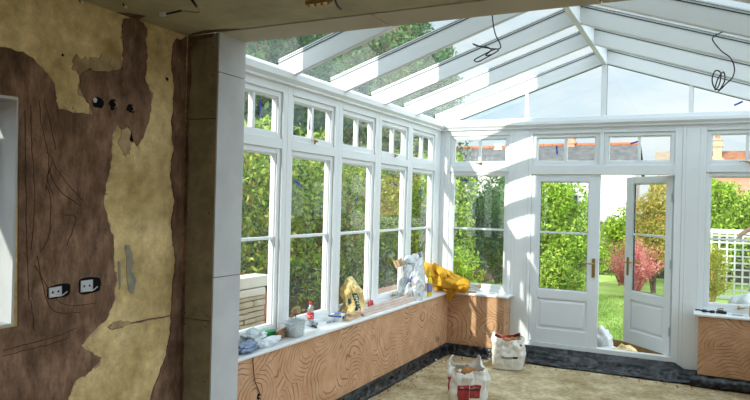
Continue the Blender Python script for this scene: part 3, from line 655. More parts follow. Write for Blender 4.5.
def sackpatch(name, fn, u0, u1, v0, v1, m, parent, off=.0035, nu=18, nv=8, label=None):
    def g(u, v):
        uu = u0+(u1-u0)*u; vv = v0+(v1-v0)*v
        p = Vector(fn(uu, vv)); du = Vector(fn(uu+.004, vv))-p; dv = Vector(fn(uu, vv+.004))-p
        n = du.cross(dv).normalized(); return p+n*off
    o = gridsurf(nu, nv, g, name, m, parent, .0012)
    if label: o['label'] = label
    return o
def sack(name, loc, w, d, h, seed, peaks, rz, label, fill_z, kind):
    r = empty(name, loc); tag(r, label, 'rubble sack', 'plastic rubble sacks on the floor')
    body, fn = sackmesh('sack_body', (0, 0, 0), w, d, h, 'sack', seed, peaks, rz, parent=r)
    base = MB().lathe((0, 0, 0), [(.02, .003), (min(w, d)*.47, .003), (min(w, d)*.47, .006), (.02, .006)], 20).build('sack_base', 'sack', r)
    for i in range(34):
        a = rng.uniform(0, 2*PI); q = rng.uniform(0, .8); x, y = math.cos(a)*q*w*.5, math.sin(a)*q*d*.42
        cx, cy = x*math.cos(rz)-y*math.sin(rz), x*math.sin(rz)+y*math.cos(rz)
        pebble((cx, cy, fill_z+rng.uniform(-.02, .03)), rng.uniform(.025, .05), 'rubble' if rng.random() < .75 else 'stone', i*3.1, 'rubble_lump', r)
    return r, body, fn
# u on the sack: angle from local +x; the side towards the camera is about u = .80
s1, b1, f1 = sack('rubble_sack', (1.140, -2.02, ZF+.006), .345, .235, .300, 1.5, [(2.75, .10, .30), (1.0, .10, .20), (4.3, -.045, .5), (3.9, .02, .3)], math.radians(22), 'white rubble sack with red and black print, nearest the camera', .235, 0)
sackpatch('printed_label', f1, .665, .752, .0, .60, 'red', b1, label='dark red printed block')
sackpatch('printed_label', f1, .757, .835, .16, .585, 'red', b1, label='dark red printed block')
sackpatch('printed_band', f1, .663, .754, .435, .475, 'ink', b1, .006, label='black printed band')
sackpatch('printed_band', f1, .757, .835, .40, .44, 'ink', b1, .006, label='black printed band')
for i in range(5): sackpatch('lettering', f1, .680+.0055*i*1.0, .6835+.0055*i, .508, .535, 'inkwhite', b1, .0062, 3, 3)
for i in range(9): sackpatch('lettering', f1, .764+.0072*i, .7675+.0072*i, .478, .512, 'inkwhite', b1, .0062, 3, 3)
sackpatch('printed_label', f1, .52, .60, .30, .72, 'red', b1, label='dark red printed side strip')
s2, b2, f2 = sack('rubble_sack', (1.150, -.63, ZF+.006), .325, .235, .355, 8.5, [(2.9, .03, .4), (.6, .03, .5), (4.7, -.03, .8)], math.radians(16), 'white sack with small black label and red rim, by the left door', .28, 1)
sackpatch('printed_label', f2, .69, .835, .40, .465, 'ink', b2, label='small black printed label')
for i in range(8): sackpatch('lettering', f2, .700+.0115*i, .7075+.0115*i, .42, .445, 'inkwhite', b2, .0055, 3, 3)
sackpatch('printed_label', f2, .50, .53, .45, .80, 'red', b2, label='red printed side strip')
sackpatch('printed_label', f2, .08, .40, .90, 1.0, 'red', b2, -.004, 30, 4, label='red printed inner rim')
sackpatch('printed_label', f2, .86, .885, .80, .87, 'red', b2, label='small red mark')

# ---- things on the long window sill
SZ = ZQ+.001
def blob(name, c, sx, sy, sz_, m, seed, amp=.35, freq=2.5, sub=4, parent=None, flat=True, shape=None, smooth=True, rz=0):
    bm = bmesh.new(); bmesh.ops.create_icosphere(bm, subdivisions=sub, radius=1)
    for v in bm.verts:
        p = v.co.copy(); n1 = noise.noise(p*freq+Vector((seed, 0, 0))); n2 = 1-abs(noise.noise(p*freq*2.3+Vector((seed, 7, 0))))*2
        k = 1+amp*n1+amp*.35*n2
        if shape: p = shape(p)
        q = Vector((p.x*sx*k, p.y*sy*k, p.z*sz_*k)); x, y = q.x*math.cos(rz)-q.y*math.sin(rz), q.x*math.sin(rz)+q.y*math.cos(rz)
        v.co = Vector((x, y, q.z))
    z0 = min(v.co.z for v in bm.verts)
    zc = z0*.62 if flat else z0
    for v in bm.verts:
        if v.co.z < zc: v.co.z = zc
        v.co += Vector((c[0], c[1], c[2]-zc))
    me = bpy.data.meshes.new(name); bm.to_mesh(me); bm.free()
    for p in me.polygons: p.use_smooth = smooth
    return link(name, me, m, parent)
tag(blob('crumpled_wrapper', (.225, -4.25, SZ), .045, .10, .038, 'foilblue', 2, .5, 2.4), 'blue-grey crumpled wrapper at the near end of the long sill', 'wrapper')
rt = empty('plastic_bag', (.17, -4.02, SZ)); tag(rt, 'crumpled grey and white empty plastic bag lying on the near sill', 'bag')
blob('bag_film', (-.03, -.06, 0), .055, .09, .062, 'foil', 5, .6, 2.2, parent=rt)
blob('bag_film', (.055, .03, 0), .035, .13, .030, 'foilwhite', 9, .5, 2.6, parent=rt)
blob('bag_film', (-.02, .01, .045), .035, .07, .026, 'foilwhite', 12, .5, 2.6, parent=rt)
g = empty('green_tube', (.065, -3.81, SZ+.033)); g.rotation_euler = (0, 0, math.radians(-8)); tag(g, 'short green plastic tube lying behind the crumpled bag', 'tube')
t_ = MB()
n = 20; pr = [(.030, -.10), (.032, -.09), (.032, .095), (.028, .10)]
t_.tube([(0, -.12, 0), (0, -.11, 0), (0, .09, 0), (0, .10, 0)], [.026, .032, .032, .028], 20); t_.build('tube_body', 'greenplastic', g, smooth=True)
MB().tube([(0, .1005, 0), (0, .112, 0)], [.018, .014], 16).build('tube_cap', 'card', g)
wb = MB().box(-.010, .010, -.155, .155, 0, .072).build('wood_block', 'darkwood', None, bevel=.002, loc=(.155, -3.70, SZ), rot=(0, 0, math.radians(19)))
tag(wb, 'dark brown wood offcut standing on edge beside the plastic tub', 'wood')
# clear tub with trowel and sponge on top
tb = empty('plastic_tub', (.20, -3.60, SZ)); tag(tb, 'square cloudy plastic tub near the front edge of the sill', 'tub')
def tubfn(r0, r1, h, t):
    def rr(r, a): n = 5; return r*(abs(math.cos(a))**n+abs(math.sin(a))**n)**(-1/n)
    mb = MB(); n = 48; prof = [(r0, 0), (r0+.004, .004), (r1, h), (r1+.008, h), (r1+.008, h+.006), (r1-t, h+.006), (r0-t, .006)]
    vs = []; fs = []
    for r, z in prof:
        for k in range(n): a = 2*PI*k/n; vs.append((rr(r, a)*math.cos(a), rr(r, a)*1.12*math.sin(a), z))
    for i in range(len(prof)-1):
        for k in range(n): fs.append((i*n+k, i*n+(k+1) % n, (i+1)*n+(k+1) % n, (i+1)*n+k))
    fs += [tuple(range(n))[::-1], tuple((len(prof)-1)*n+k for k in range(n))]
    return mb.add(vs, fs)
tubfn(.057, .066, .118, .003).build('tub_shell', 'translucent', tb, smooth=False)
blob('dried_plaster', (0, 0, .008), .050, .055, .022, 'sack', 4, .3, 3, 3, parent=tb)
tr = empty('trowel', (.195, -3.63, SZ+.126)); tr.rotation_euler = (0, 0, math.radians(8)); tag(tr, 'steel plastering trowel lying across the cloudy plastic tub', 'trowel')
MB().box(-.055, .055, -.14, .11, 0, .003).build('blade', 'metal', tr)
MB().tube(roundpath([(0, -.06, .004), (0, -.06, .028), (0, -.04, .036), (0, .04, .036), (0, .06, .028), (0, .06, .004)], 3), .0055, 8).build('shank', 'metal', tr, smooth=True)
MB().tube([(0, -.05, .04), (0, -.03, .043), (0, .03, .043), (0, .05, .04)], [.010, .014, .014, .010], 12).build('grip', 'darkwood', tr, smooth=True)
tag(blob('sponge', (.20, -3.585, SZ+.176), .032, .042, .034, 'sponge', 6, .35, 2, 3), 'lumpy brown sponge resting on the trowel', 'sponge')
# cola bottle
cbt = empty('cola_bottle', (.03, -3.10, SZ)); tag(cbt, 'small clear cola bottle with red label and red cap', 'bottle')
MB().lathe((0, 0, 0), [(.018, .0), (.027, .004), (.031, .018), (.030, .05), (.031, .10), (.030, .125), (.022, .150), (.0135, .168), (.0125, .180)], 28).build('bottle_body', 'pet', cbt, smooth=True)
MB().lathe((0, 0, 0), [(.0316, .050), (.0320, .055), (.0322, .098), (.0316, .103)], 28).build('label', 'cola_red', cbt, smooth=True)
MB().lathe((0, 0, 0), [(.0145, .176), (.0150, .178), (.0150, .196), (.0135, .198)], 24).build('cap', 'cola_red', cbt, smooth=True)
def script(parent, r, z, a0, a1, amp, m, n=46, th=.0016):
    P = []
    for i in range(n):
        t = i/(n-1); a = a0+(a1-a0)*t
        P.append(((r)*math.cos(a), (r)*math.sin(a), z+amp*(math.sin(t*24)*.6+math.sin(t*9+1)*.4)))
    return MB().tube(P, th, 5).build('lettering', m, parent)
script(cbt, .0330, .078, math.radians(-115), math.radians(-20), .010, 'inkwhite')
script(cbt, .0328, .062, math.radians(-115), math.radians(-15), .002, 'inkwhite', th=.0012)
# loose metal bits
def flat_bracket(name, loc, rz, ln, label):
    r = empty(name, loc, rz); tag(r, label, 'tool')
    MB().box(-.012, .012, -ln/2, ln/2, 0, .004).box(-.012, -.008, -ln/2, ln/2, .004, .022).build('plate', 'metal', r, bevel=.001)
    MB().tube([(.002, -ln/4, .004), (.002, -ln/4, .010)], .005, 10).build('bolt', 'black', r); MB().tube([(.002, ln/4, .004), (.002, ln/4, .010)], .005, 10).build('bolt', 'black', r)
    return r
flat_bracket('metal_bracket', (.085, -3.08, SZ), .5, .11, 'grey metal bracket on the sill just beyond the cola bottle')
flat_bracket('metal_bracket', (.15, -2.93, SZ), -.2, .12, 'small grey metal bracket nearest the blue and white box')
kn = empty('filling_knife', (.115, -3.20, SZ+.001), .9); tag(kn, 'filling knife with dark handle lying beside the tub', 'knife')
MB().hexa([(-.015, 0, 0), (.015, 0, 0), (.030, .10, 0), (-.030, .10, 0), (-.015, 0, .002), (.015, 0, .002), (.030, .10, .001), (-.030, .10, .001)]).build('blade', 'metal', kn)
MB().tube([(0, -.10, .012), (0, -.07, .014), (0, -.02, .012), (0, .005, .006)], [.008, .012, .011, .007], 10).build('grip', 'black', kn, smooth=True)
# blue and white box
bx = empty('carton', (.125, -2.78, SZ), math.radians(14)); tag(bx, 'small flat white and blue carton on the sill', 'box')
MB().box(-.06, .06, -.095, .075, 0, .055).build('carton_body', 'inkwhite', bx, bevel=.002)
MB().box(-.061, .061, .045, .0765, -.0005, .0565).build('blue_print', 'blue', bx)
MB().box(-.061, .061, -.0965, -.085, .04, .0565).build('blue_stripe', 'blue', bx)
MB().box(.0605, .0612, -.06, .02, .018, .040).box(-.03, .03, -.05, .02, .0552, .0560).build('dark_print', 'ink', bx)
# short wood offcuts, stacked
for (x, y, z, rz, ln, lab) in ((.215, -2.66, 0, .12, .30, 'lower of the two short timber offcuts beside the carton'), (.205, -2.60, .0275, .02, .22, 'upper of the two short timber offcuts beside the carton')):
    tag(MB().box(-.024, .024, -ln/2, ln/2, 0, .026).build('timber_offcut', 'wood', None, bevel=.002, loc=(x, y, SZ+z), rot=(0, 0, rz)), lab, 'timber', 'short timber offcuts on the sill')
# long strips of moulding
strips = [(.205, -1.86, 0, .00, 1.42, .030, .022), (.168, -1.80, 0, .015, 1.36, .030, .022), (.242, -1.84, 0, -.006, 1.30, .026, .022), (.186, -1.84, .0225, .010, 1.38, .030, .022), (.226, -1.88, .0225, -.012, 1.26, .028, .022), (.208, -1.82, .0450, .008, 1.30, .030, .022)]
labs = ['pale timber strip at the bottom of the pile, middle of three', 'pale timber strip at the bottom of the pile, nearest the glass', 'pale timber strip at the bottom of the pile, nearest the room', 'pale timber strip in the second layer, nearest the glass', 'pale timber strip in the second layer, nearest the room', 'topmost pale timber strip of the long pile on the sill']
for (x, y, z, rz, ln, w_, t_), lab in zip(strips, labs):
    mb = MB(); mb.prism([(-w_/2, 0), (w_/2, 0), (w_/2, t_*.6), (w_/2-.005, t_), (-w_/2+.003, t_), (-w_/2, t_*.8)], 'y', -ln/2, ln/2)
    tag(mb.build('timber_strip', 'pinewood', None, loc=(x, y, SZ+z), rot=(0, 0, rz)), lab, 'timber', 'long pale timber strips on the sill')
# yellow plastic bag with green label
yb = empty('yellow_bag', (.095, -2.42, SZ)); tag(yb, 'crumpled yellow plastic bag with dark green label on the sill', 'bag')
def ybf(u, v):
    a = 2*PI*u; ca, sa = math.cos(a), math.sin(a); h = .335
    wid = .135*(1-.15*v)*(1-max(0, v-.62)**1.4*2.3); dep = .085*(1-.15*v)*(1-max(0, v-.62)**1.5*2.0)
    f = 1+.30*nz3(ca*1.3, sa*1.3, v*2.4, 1.5)+.26*nz3(ca*3, sa*3, v*5, 1.4)+.12*(1-2*abs(nz3(ca*6, sa*6, v*9, 1.3)))-.08*abs(math.sin(a*5+v*4))*v
    return (dep*ca*f, -.015+wid*sa*f-.055*v**2+.02*math.sin(v*5), v*h*(1+.03*math.sin(a*2+1)))
gridsurf(110, 60, ybf, 'bag_film', 'yellowbag', yb, .002, closed=True)
blob('bag_knot', (.0, -.085, .305), .030, .045, .026, 'yellowbag', 21, .5, 2.4, 3, parent=yb, flat=False)
def ybpatch(name, m, pts, off, parent, w_=.02):
    """band painted on the room side of the bag: centreline pts (u,v), half width in u"""
    def g_(s_, t):
        k = t*(len(pts)-1); i = min(int(k), len(pts)-2); q = k-i
        uu = pts[i][0]*(1-q)+pts[i+1][0]*q+(s_-.5)*2*w_; vv = pts[i][1]*(1-q)+pts[i+1][1]*q
        p = Vector(ybf(uu, vv)); du = Vector(ybf(uu+.004, vv))-p; dv = Vector(ybf(uu, vv+.004))-p
        return p+du.cross(dv).normalized()*off
    return gridsurf(8, 14, g_, name, m, parent, .001)
lab_ = ybpatch('printed_label', 'green', [(.90, .66), (.915, .42), (.945, .12)], .004, yb, .040)
lab_['label'] = 'dark green label with pale lettering'
for i, (u_, v_) in enumerate([(.905, .57), (.908, .51), (.912, .45), (.918, .39), (.925, .33)]):
    ybpatch('lettering', 'inkwhite', [(u_, v_+.020), (u_+.002, v_-.014)], .0062, lab_, .013 if i % 2 else .018)
ybpatch('lettering', 'inkwhite', [(.940, .19), (.944, .15)], .0062, lab_, .010)
ybpatch('printed_label', 'green', [(.80, .52), (.79, .34)], .004, yb, .022)
# small red packet
rp = empty('red_packet', (.055, -1.98, SZ)); tag(rp, 'small crumpled dark red packet against the window frame', 'packet')
blob('packet_film', (0, 0, 0), .022, .032, .040, 'red', 3, .5, 2.2, 3, parent=rp)
blob('packet_end', (.01, .05, 0), .020, .028, .022, 'foilwhite', 5, .5, 2.2, 3, parent=rp)
# white plastic carrier bag with blue print
wbg = empty('white_bag', (.165, -1.20, SZ)); tag(wbg, 'full translucent white plastic bag with blue print on the sill', 'bag')
def wbf(u, v):
    a = 2*PI*u; ca, sa = math.cos(a), math.sin(a)
    lean = .02*v+.035*v**2
    ry = (.185+.03*math.sin(v*PI))*(1-.30*v**1.8) + .03*max(0, v-.82)*3; rx = (.118+.02*math.sin(v*PI))*(1-.45*v**1.8)
    f = .96+.22*nz3(ca*1.4, sa*1.4, v*2.5+4, 1.4)+.18*nz3(ca*3.2, sa*3.2, v*5+4, 1.4)+.09*(1-2*abs(nz3(ca*5, sa*5, v*8, 1.3)))-.05*abs(math.sin(a*6+v*5))*v
    h = .46*(1+.14*math.sin(a+.15)) 
    return (rx*ca*f+.02*v, ry*sa*f+lean, v*h)
gridsurf(120, 60, wbf, 'bag_film', 'plast', wbg, .002, closed=True)
blob('bag_bundle', (.0, .05, .30), .085, .10, .09, 'plast', 31, .35, 1.9, 4, parent=wbg, flat=False)
def wbpatch(name, m, u0, u1, v0, v1, skew=0, off=.005):
    def g_(s_, t):
        uu = u0+(u1-u0)*s_+skew*t; vv = v0+(v1-v0)*t
        p = Vector(wbf(uu, vv)); du = Vector(wbf(uu+.004, vv))-p; dv = Vector(wbf(uu, vv+.004))-p
        return p+du.cross(dv).normalized()*off
    return gridsurf(6, 6, g_, name, m, wbg, .001)
for i in range(5): wbpatch('lettering', 'blue', .755+.0160*i, .767+.0160*i, .40+.045*i, .50+.045*i, .004)
wbpatch('printed_label', 'red', .80, .83, .53, .58)
# folded cardboard tucked in the top of the bag
cdp = empty('cardboard_pieces', (.075, -1.30, SZ+.37)); cdp.rotation_euler = (0, math.radians(-28), math.radians(12)); tag(cdp, 'bundle of small brown cardboard strips sticking out of the white bag', 'cardboard')
for i in range(3): MB().box(-.045+.032*i, -.018+.032*i, -.035, .035, 0, .085).build('strip', 'card', cdp, bevel=.002)
# yellow bottle
yl = empty('yellow_bottle', (.245, -.83, SZ)); tag(yl, 'yellow squeeze bottle with violet label behind the white bag', 'bottle')
def oval(mb, prof, n=24, sy=.62):
    vs = []; fs = []
    for r, z in prof:
        for k in range(n): a = 2*PI*k/n; vs.append((r*sy*math.cos(a), r*math.sin(a), z))
    for i in range(len(prof)-1):
        for k in range(n): fs.append((i*n+k, i*n+(k+1) % n, (i+1)*n+(k+1) % n, (i+1)*n+k))
    fs += [tuple(range(n))[::-1], tuple((len(prof)-1)*n+k for k in range(n))]
    return mb.add(vs, fs)
oval(MB(), [(.036, 0), (.042, .004), (.043, .16), (.038, .20), (.020, .222), (.014, .228)]).build('bottle_body', 'yellow', yl, smooth=True)
oval(MB(), [(.0435, .05), (.0442, .055), (.0442, .145), (.0435, .15)]).build('label', 'violet', yl, smooth=True)
MB().lathe((0, 0, 0), [(.016, .228), (.016, .25), (.008, .254), (.005, .285)], 16).build('cap', 'yellow', yl, smooth=True)

# ---- ochre dust sheet, bundled over the corner of the sill
dsh = empty('dust_sheet', (.20, -.30, SZ)); tag(dsh, 'bundled ochre cotton dust sheet heaped on the corner of the sill', 'cloth')
def fold(name, c, axis_rot, L_, r0, r1, seed, droop=0, tilt=0, par=dsh, rings=34, nf=5):
    """a thick rolled fold of cloth: tapering tube with deep lengthwise pleats"""
    def fn(u, v):
        a = 2*PI*u; t = v
        R_ = (r0*(1-t)+r1*t)*(1+.0*t)*(math.sin(min(1, (t*8+.02))*PI/2)**.5)*(math.sin(min(1, ((1-t)*8+.02))*PI/2)**.5)
        f = 1+.17*math.sin(nf*a+3*nz3(t*2, seed, 0, 1)*2+seed)+.22*nz3(math.cos(a)*1.2, math.sin(a)*1.2, t*2.4+seed, 1.3)
        x = L_*t; y = R_*1.0*math.cos(a)*f; z = R_*.78*math.sin(a)*f-droop*t*t+tilt*t
        ca, sa = math.cos(axis_rot), math.sin(axis_rot)
        return (c[0]+x*ca-y*sa, c[1]+x*sa+y*ca, c[2]+z)
    return gridsurf(54, rings, fn, name, 'ochre', par, 0, closed=True)
# coordinates relative to (.20,-.30,sill)
fold('cloth_fold', (-.17, .03, .285), math.radians(-16), .58, .070, .055, 1.0, .05, -.13)
fold('cloth_fold', (-.12, -.10, .16), math.radians(-6), .46, .095, .075, 4.0, .0, -.05, nf=4)
fold('cloth_fold', (-.16, .05, .075), math.radians(-6), .52, .085, .075, 7.0, .0, -.01, nf=4)
fold('cloth_fold', (-.10, .02, .20), math.radians(12), .44, .080, .055, 11.0, .0, -.10, nf=6)
fold('cloth_fold', (-.20, -.06, .33), math.radians(-52), .26, .045, .060, 2.0, .03, -.10, nf=3)
fold('cloth_fold', (-.06, -.12, .33), math.radians(-30), .20, .045, .055, 5.5, .04, -.10, nf=3)
def flap(u, v):   # corner hanging over the sill edge into the room
    x = -.10+.42*u; w = 1-abs(u-.62)*1.1
    s = v
    out = .16*min(1, s*2.2); down = max(0, s-.42)*.28*max(.15, w)
    y = .02-.0-out*1.0+.0*s-.02*nz3(u*3, s*3, 2, 1.6)
    z = .045-.03*s-down+.018*math.sin(u*17+s*2)*(.4+.6*s)+.012*nz3(u*5, s*5, 0, 1.4)
    return (x+.03*s, min(y, .02)-.02*s, max(z, .012) if out < .10 else z+.0)
def flap2(u, v):
    # drapes out past the inside corner of the two sills, then hangs
    P0 = Vector((-.02+.30*u, .00, .07)); P1 = Vector((.02+.27*u, -.09, .050)); 
    tipx = .10+.10*u; P2 = Vector((tipx, -.115-.02*u, -.125+.11*abs(u-.45)*1.9))
    t = v
    p = P0*(1-t)**2+P1*2*t*(1-t)+P2*t*t if t < .5 else None
    if p is None:
        q5 = P0*.25+P1*.5+P2*.25; k = (t-.5)*2; p = q5.lerp(P2, k); p.y = min(p.y, -.05-.02*k)
    p.z += .016*math.sin(u*15+t*2)*(.3+t*.7); p.y -= .012*math.cos(u*15+t*2)*t
    return p
gridsurf(40, 26, flap2, 'cloth_flap', 'ochre', dsh, .006)

# ---- things on the far sill and right sill
tag(MB().box(-.06, .06, -.022, .022, 0, .018).build('timber_offcut', 'wood', None, bevel=.002, loc=(.56, -.235, SZ), rot=(0, 0, .08)), 'small flat pale timber offcut beside the ochre dust sheet', 'timber')
pa = empty('paper_pad', (.86, -.25, SZ), .1); tag(pa, 'small white and violet paper pad on the far sill', 'paper')
MB().box(-.055, .055, -.04, .04, 0, .008).build('pad', 'inkwhite', pa, bevel=.001)
MB().box(-.05, -.0, -.0405, .03, .0081, .0088).build('violet_print', 'violet', pa)
def clamp(name, x, y, rz, label, n=3):
    r = empty(name, (x, y, SZ), rz); tag(r, label, 'tool')
    oval(MB(), [(.020, .0), (.026, .004), (.026, .022), (.018, .028)], sy=.5).build('body', 'black', r, smooth=True)
    MB().tube(roundpath([(0, .02, .012), (.004, .06, .016), (-.004, .09, .012)], 4), .008, 8).build('grip', 'black', r, smooth=True)
    MB().tube([(0, -.025, .012), (0, -.065, .008)], [.006, .004], 8).build('tip', 'metal', r)
    return r
clamp('hand_tool', 3.14, -.16, 1.3, 'black hand tool at the left end of the right sill')
clamp('hand_tool', 3.215, -.18, 1.9, 'black hand tool second from the left end of the right sill')
ph = empty('power_tool_battery', (3.30, -.15, SZ), -.1); tag(ph, 'dark rectangular battery pack on the right sill', 'battery')
MB().box(-.05, .05, -.03, .03, 0, .024).build('battery_case', 'black', ph, bevel=.006)
MB().box(-.03, .02, -.02, .02, .0245, .034).build('slide_rail', 'black', ph, bevel=.003)
MB().tube(roundpath([(-.04, .0, .034), (-.02, .012, .046), (.02, .012, .05)], 4), .007, 8).build('lever', 'brass', ph, smooth=True)
kk = empty('craft_knife', (3.44, -.20, SZ), 1.45); tag(kk, 'thin grey craft knife lying on the right sill', 'knife')
MB().box(-.009, .009, -.06, .04, 0, .010).build('grip', 'greysheet', kk, bevel=.002); MB().hexa([(-.006, .04, .003), (.006, .04, .003), (.006, .075, .003), (.004, .08, .003), (-.006, .04, .005), (.006, .04, .005), (.006, .075, .005), (.004, .08, .005)]).build('blade', 'metal', kk)
tag(MB().box(-.045, .045, -.05, .05, 0, .105).build('wood_block', 'card', None, bevel=.003, loc=(3.60, -.19, SZ)), 'brown wood block standing on the right sill at the photo edge', 'wood')

# ---- holes and boxes in the walls
def socket(y0, y1, z0, z1, seed, box, label, tilt=0):
    r = empty('socket_box', (XI+.007, (y0+y1)/2, (z0+z1)/2)); r.rotation_euler = (tilt, 0, 0); tag(r, label, 'electrical box')
    hy, hz = (y1-y0)/2, (z1-z0)/2
    bm = bmesh.new(); vs = []
    for i in range(26):
        a = 2*PI*i/26; n_ = 4; k = (abs(math.cos(a))**n_+abs(math.sin(a))**n_)**(-1/n_)
        f = 1+.14*nz3(math.cos(a), math.sin(a), seed, 1.7); vs.append(bm.verts.new((0, hy*k*f*math.cos(a), hz*k*f*math.sin(a))))
    bm.faces.new(vs); me = bpy.data.meshes.new('cut_hole'); bm.to_mesh(me); bm.free()
    o = link('cut_hole', me, 'hole', r); s_ = o.modifiers.new('s', 'SOLIDIFY'); s_.thickness = .002
    if box:
        b0, b1 = -hy*.85, -hy*.85+box
        mb = MB(); zz = hz*.72
        mb.box(.002, .005, b0, b1, -zz, zz).box(.005, .008, b0, b1, zz-.005, zz).box(.005, .008, b0, b1, -zz, -zz+.005).box(.005, .008, b0, b0+.004, -zz, zz).box(.005, .008, b1-.004, b1, -zz, zz)
        mb.build('metal_box', 'metal', r, bevel=.001)
        mb = MB()
        for q in (-.25, .3): mb.tube([(.0052, (b0+b1)/2+q*box*.8, 0), (.006, (b0+b1)/2+q*box*.8, 0)], .006, 10)
        mb.build('knockout', 'hole', r)
        mb = MB(); mb.tube(roundpath([(.008, b0+.01, -zz*.6), (.016, 0, -zz*.9), (.012, hy*.6, -zz*.3)], 5), .0025, 6); mb.build('cable_tail', 'sack', r, smooth=True)
    return r
socket(-5.755, -5.612, 1.176, 1.248, 2, .075, 'left of the two metal socket boxes recessed in brown plaster', .05)
socket(-5.563, -5.418, 1.178, 1.266, 5, .078, 'right of the two metal socket boxes recessed in brown plaster')
def wallhole(y0, y1, z0, z1, seed, label, white=False):
    r = empty('wall_hole', (XI+.007, (y0+y1)/2, (z0+z1)/2)); tag(r, label, 'hole')
    hy, hz = (y1-y0)/2, (z1-z0)/2
    bm = bmesh.new(); vs = []
    for i in range(26):
        a = 2*PI*i/26; f = 1+.30*nz3(math.cos(a), math.sin(a), seed, 1.9); vs.append(bm.verts.new((0, hy*f*math.cos(a), hz*f*math.sin(a))))
    bm.faces.new(vs); me = bpy.data.meshes.new('cut_hole'); bm.to_mesh(me); bm.free()
    o = link('cut_hole', me, 'hole', r); s_ = o.modifiers.new('s', 'SOLIDIFY'); s_.thickness = .002
    if white: blob('cable_end', (.006, -hy*.6, -.006), .006, .012, .012, 'plast', 3, .3, 2, 3, parent=r, flat=False)
    else: MB().tube(roundpath([(.002, hy*.3, -hz*.6), (.012, hy*.6, 0), (.004, hy*.2, hz*.6)], 4), .003, 6).build('cable_tail', 'card', r, smooth=True)
    return r
wallhole(-5.507, -5.426, 2.203, 2.268, 2, 'leftmost of three dark holes high in the plaster, with white cable end', True)
wallhole(-5.388, -5.337, 2.207, 2.271, 5, 'middle of three dark holes high in the plaster')
wallhole(-5.263, -5.203, 2.210, 2.258, 9, 'rightmost of three dark holes high in the plaster')
for (y, z, lab) in ((-4.165, .30, 'round pipe hole near the near end of the scratched plaster wall'), (-.115-.10, .245, 'round pipe hole near the corner of the scratched plaster wall')):
    r = empty('pipe_stub', (.279, y, z)); tag(r, lab, 'pipe')
    MB().tube([(0, 0, 0), (.004, 0, 0)], .022, 16).build('hole_rim', 'hole', r)
    MB().tube([(.004, 0, 0), (.014, 0, 0)], [.009, .008], 12).build('pipe_end', 'copper', r)
cbx = tag(MB().tube(roundpath([(.290, -4.26, .60), (.292, -4.25, .50), (.286, -4.22, .42), (.290, -4.17, .33), (.284, -4.165, .305)], 6), .003, 6).build('hanging_cable', 'black', None, smooth=True), 'thin dark cable hanging from the near sill down the scratched wall', 'cable')

# ---- cables and connectors
def cable(name, pts, r, label, parts=()):
    o = empty(name, pts[0]); tag(o, label, 'cable')
    P = roundpath([Vector(p)-Vector(pts[0]) for p in pts], 8)
    MB().tube(P, r, 7).build('cable', 'black', o, smooth=True); return o
y0 = RY[3]+.10
cable('lighting_cable', [(1.71, -3.42, 3.29), (1.712, -3.42, 3.12), (1.735, -3.42, 2.97), (1.775, -3.42, 2.885), (1.782, -3.43, 2.846), (1.74, -3.44, 2.838), (1.67, -3.41, 2.822), (1.60, -3.40, 2.795), (1.576, -3.39, 2.783), (1.60, -3.37, 2.776), (1.68, -3.38, 2.805), (1.76, -3.40, 2.842), (1.71, -3.42, 2.852), (1.66, -3.43, 2.862), (1.60, -3.44, 2.880), (1.578, -3.43, 2.896), (1.62, -3.41, 2.880), (1.68, -3.40, 2.868), (1.705, -3.40, 2.845), (1.66, -3.38, 2.815), (1.70, -3.37, 2.820)], .0045, 'black coiled cable hanging from the left roof slope')
cable('lighting_cable', [(3.27, -2.69, 3.03), (3.20, -2.70, 3.005), (3.145, -2.73, 2.965), (3.15, -2.74, 2.93), (3.20, -2.74, 2.86), (3.255, -2.74, 2.81), (3.283, -2.74, 2.74), (3.275, -2.74, 2.67), (3.23, -2.74, 2.62), (3.195, -2.74, 2.585), (3.16, -2.75, 2.60), (3.145, -2.76, 2.66), (3.165, -2.75, 2.72), (3.20, -2.74, 2.70), (3.19, -2.72, 2.62), (3.165, -2.72, 2.59), (3.18, -2.73, 2.66), (3.215, -2.74, 2.71), (3.225, -2.75, 2.65), (3.20, -2.75, 2.59), (3.185, -2.74, 2.57)], .0045, 'black coiled cable hanging from the right roof slope')
lc = empty('ceiling_cable', (.669, -5.354, ZC)); tag(lc, 'black ceiling cable with small pale connector, above the plastered wall', 'cable')
MB().tube([(0, -.02, 0), (0, 0, -.015), (0, .02, -.03)], .007, 8).build('sheath', 'black', lc, smooth=True)
MB().tube(roundpath([(0, .02, -.03), (-.01, .06, -.045), (-.05, .07, -.04), (-.12, .06, -.03), (-.17, .06, -.025)], 6), .003, 6).build('bare_wire', 'brass', lc, smooth=True)
MB().tube(roundpath([(-.14, .055, -.027), (-.20, .055, -.03), (-.25, .05, -.035)], 6), .0055, 6).build('dark_wire', 'black', lc, smooth=True)
MB().box(-.285, -.245, .035, .058, -.045, -.022).build('connector', 'plast', lc, bevel=.004)
l2 = empty('ceiling_cable', (1.40, -5.12, ZC)); tag(l2, 'black ceiling cable with brown terminal strip, near the beam', 'cable')
MB().tube(roundpath([(.03, -.08, 0), (.0, .0, -.02), (-.02, .06, -.03), (-.035, .12, -.028)], 5), .0065, 8).build('cable', 'black', l2, smooth=True)
tm = MB(); tm.box(-.17, -.02, -.02, .006, -.030, -.008)
for i in range(4): tm.tube([(-.155+.04*i, -.007, -.030), (-.155+.04*i, -.007, -.040)], .008, 8)
tm.build('terminal_strip', 'brass', l2, bevel=.002)
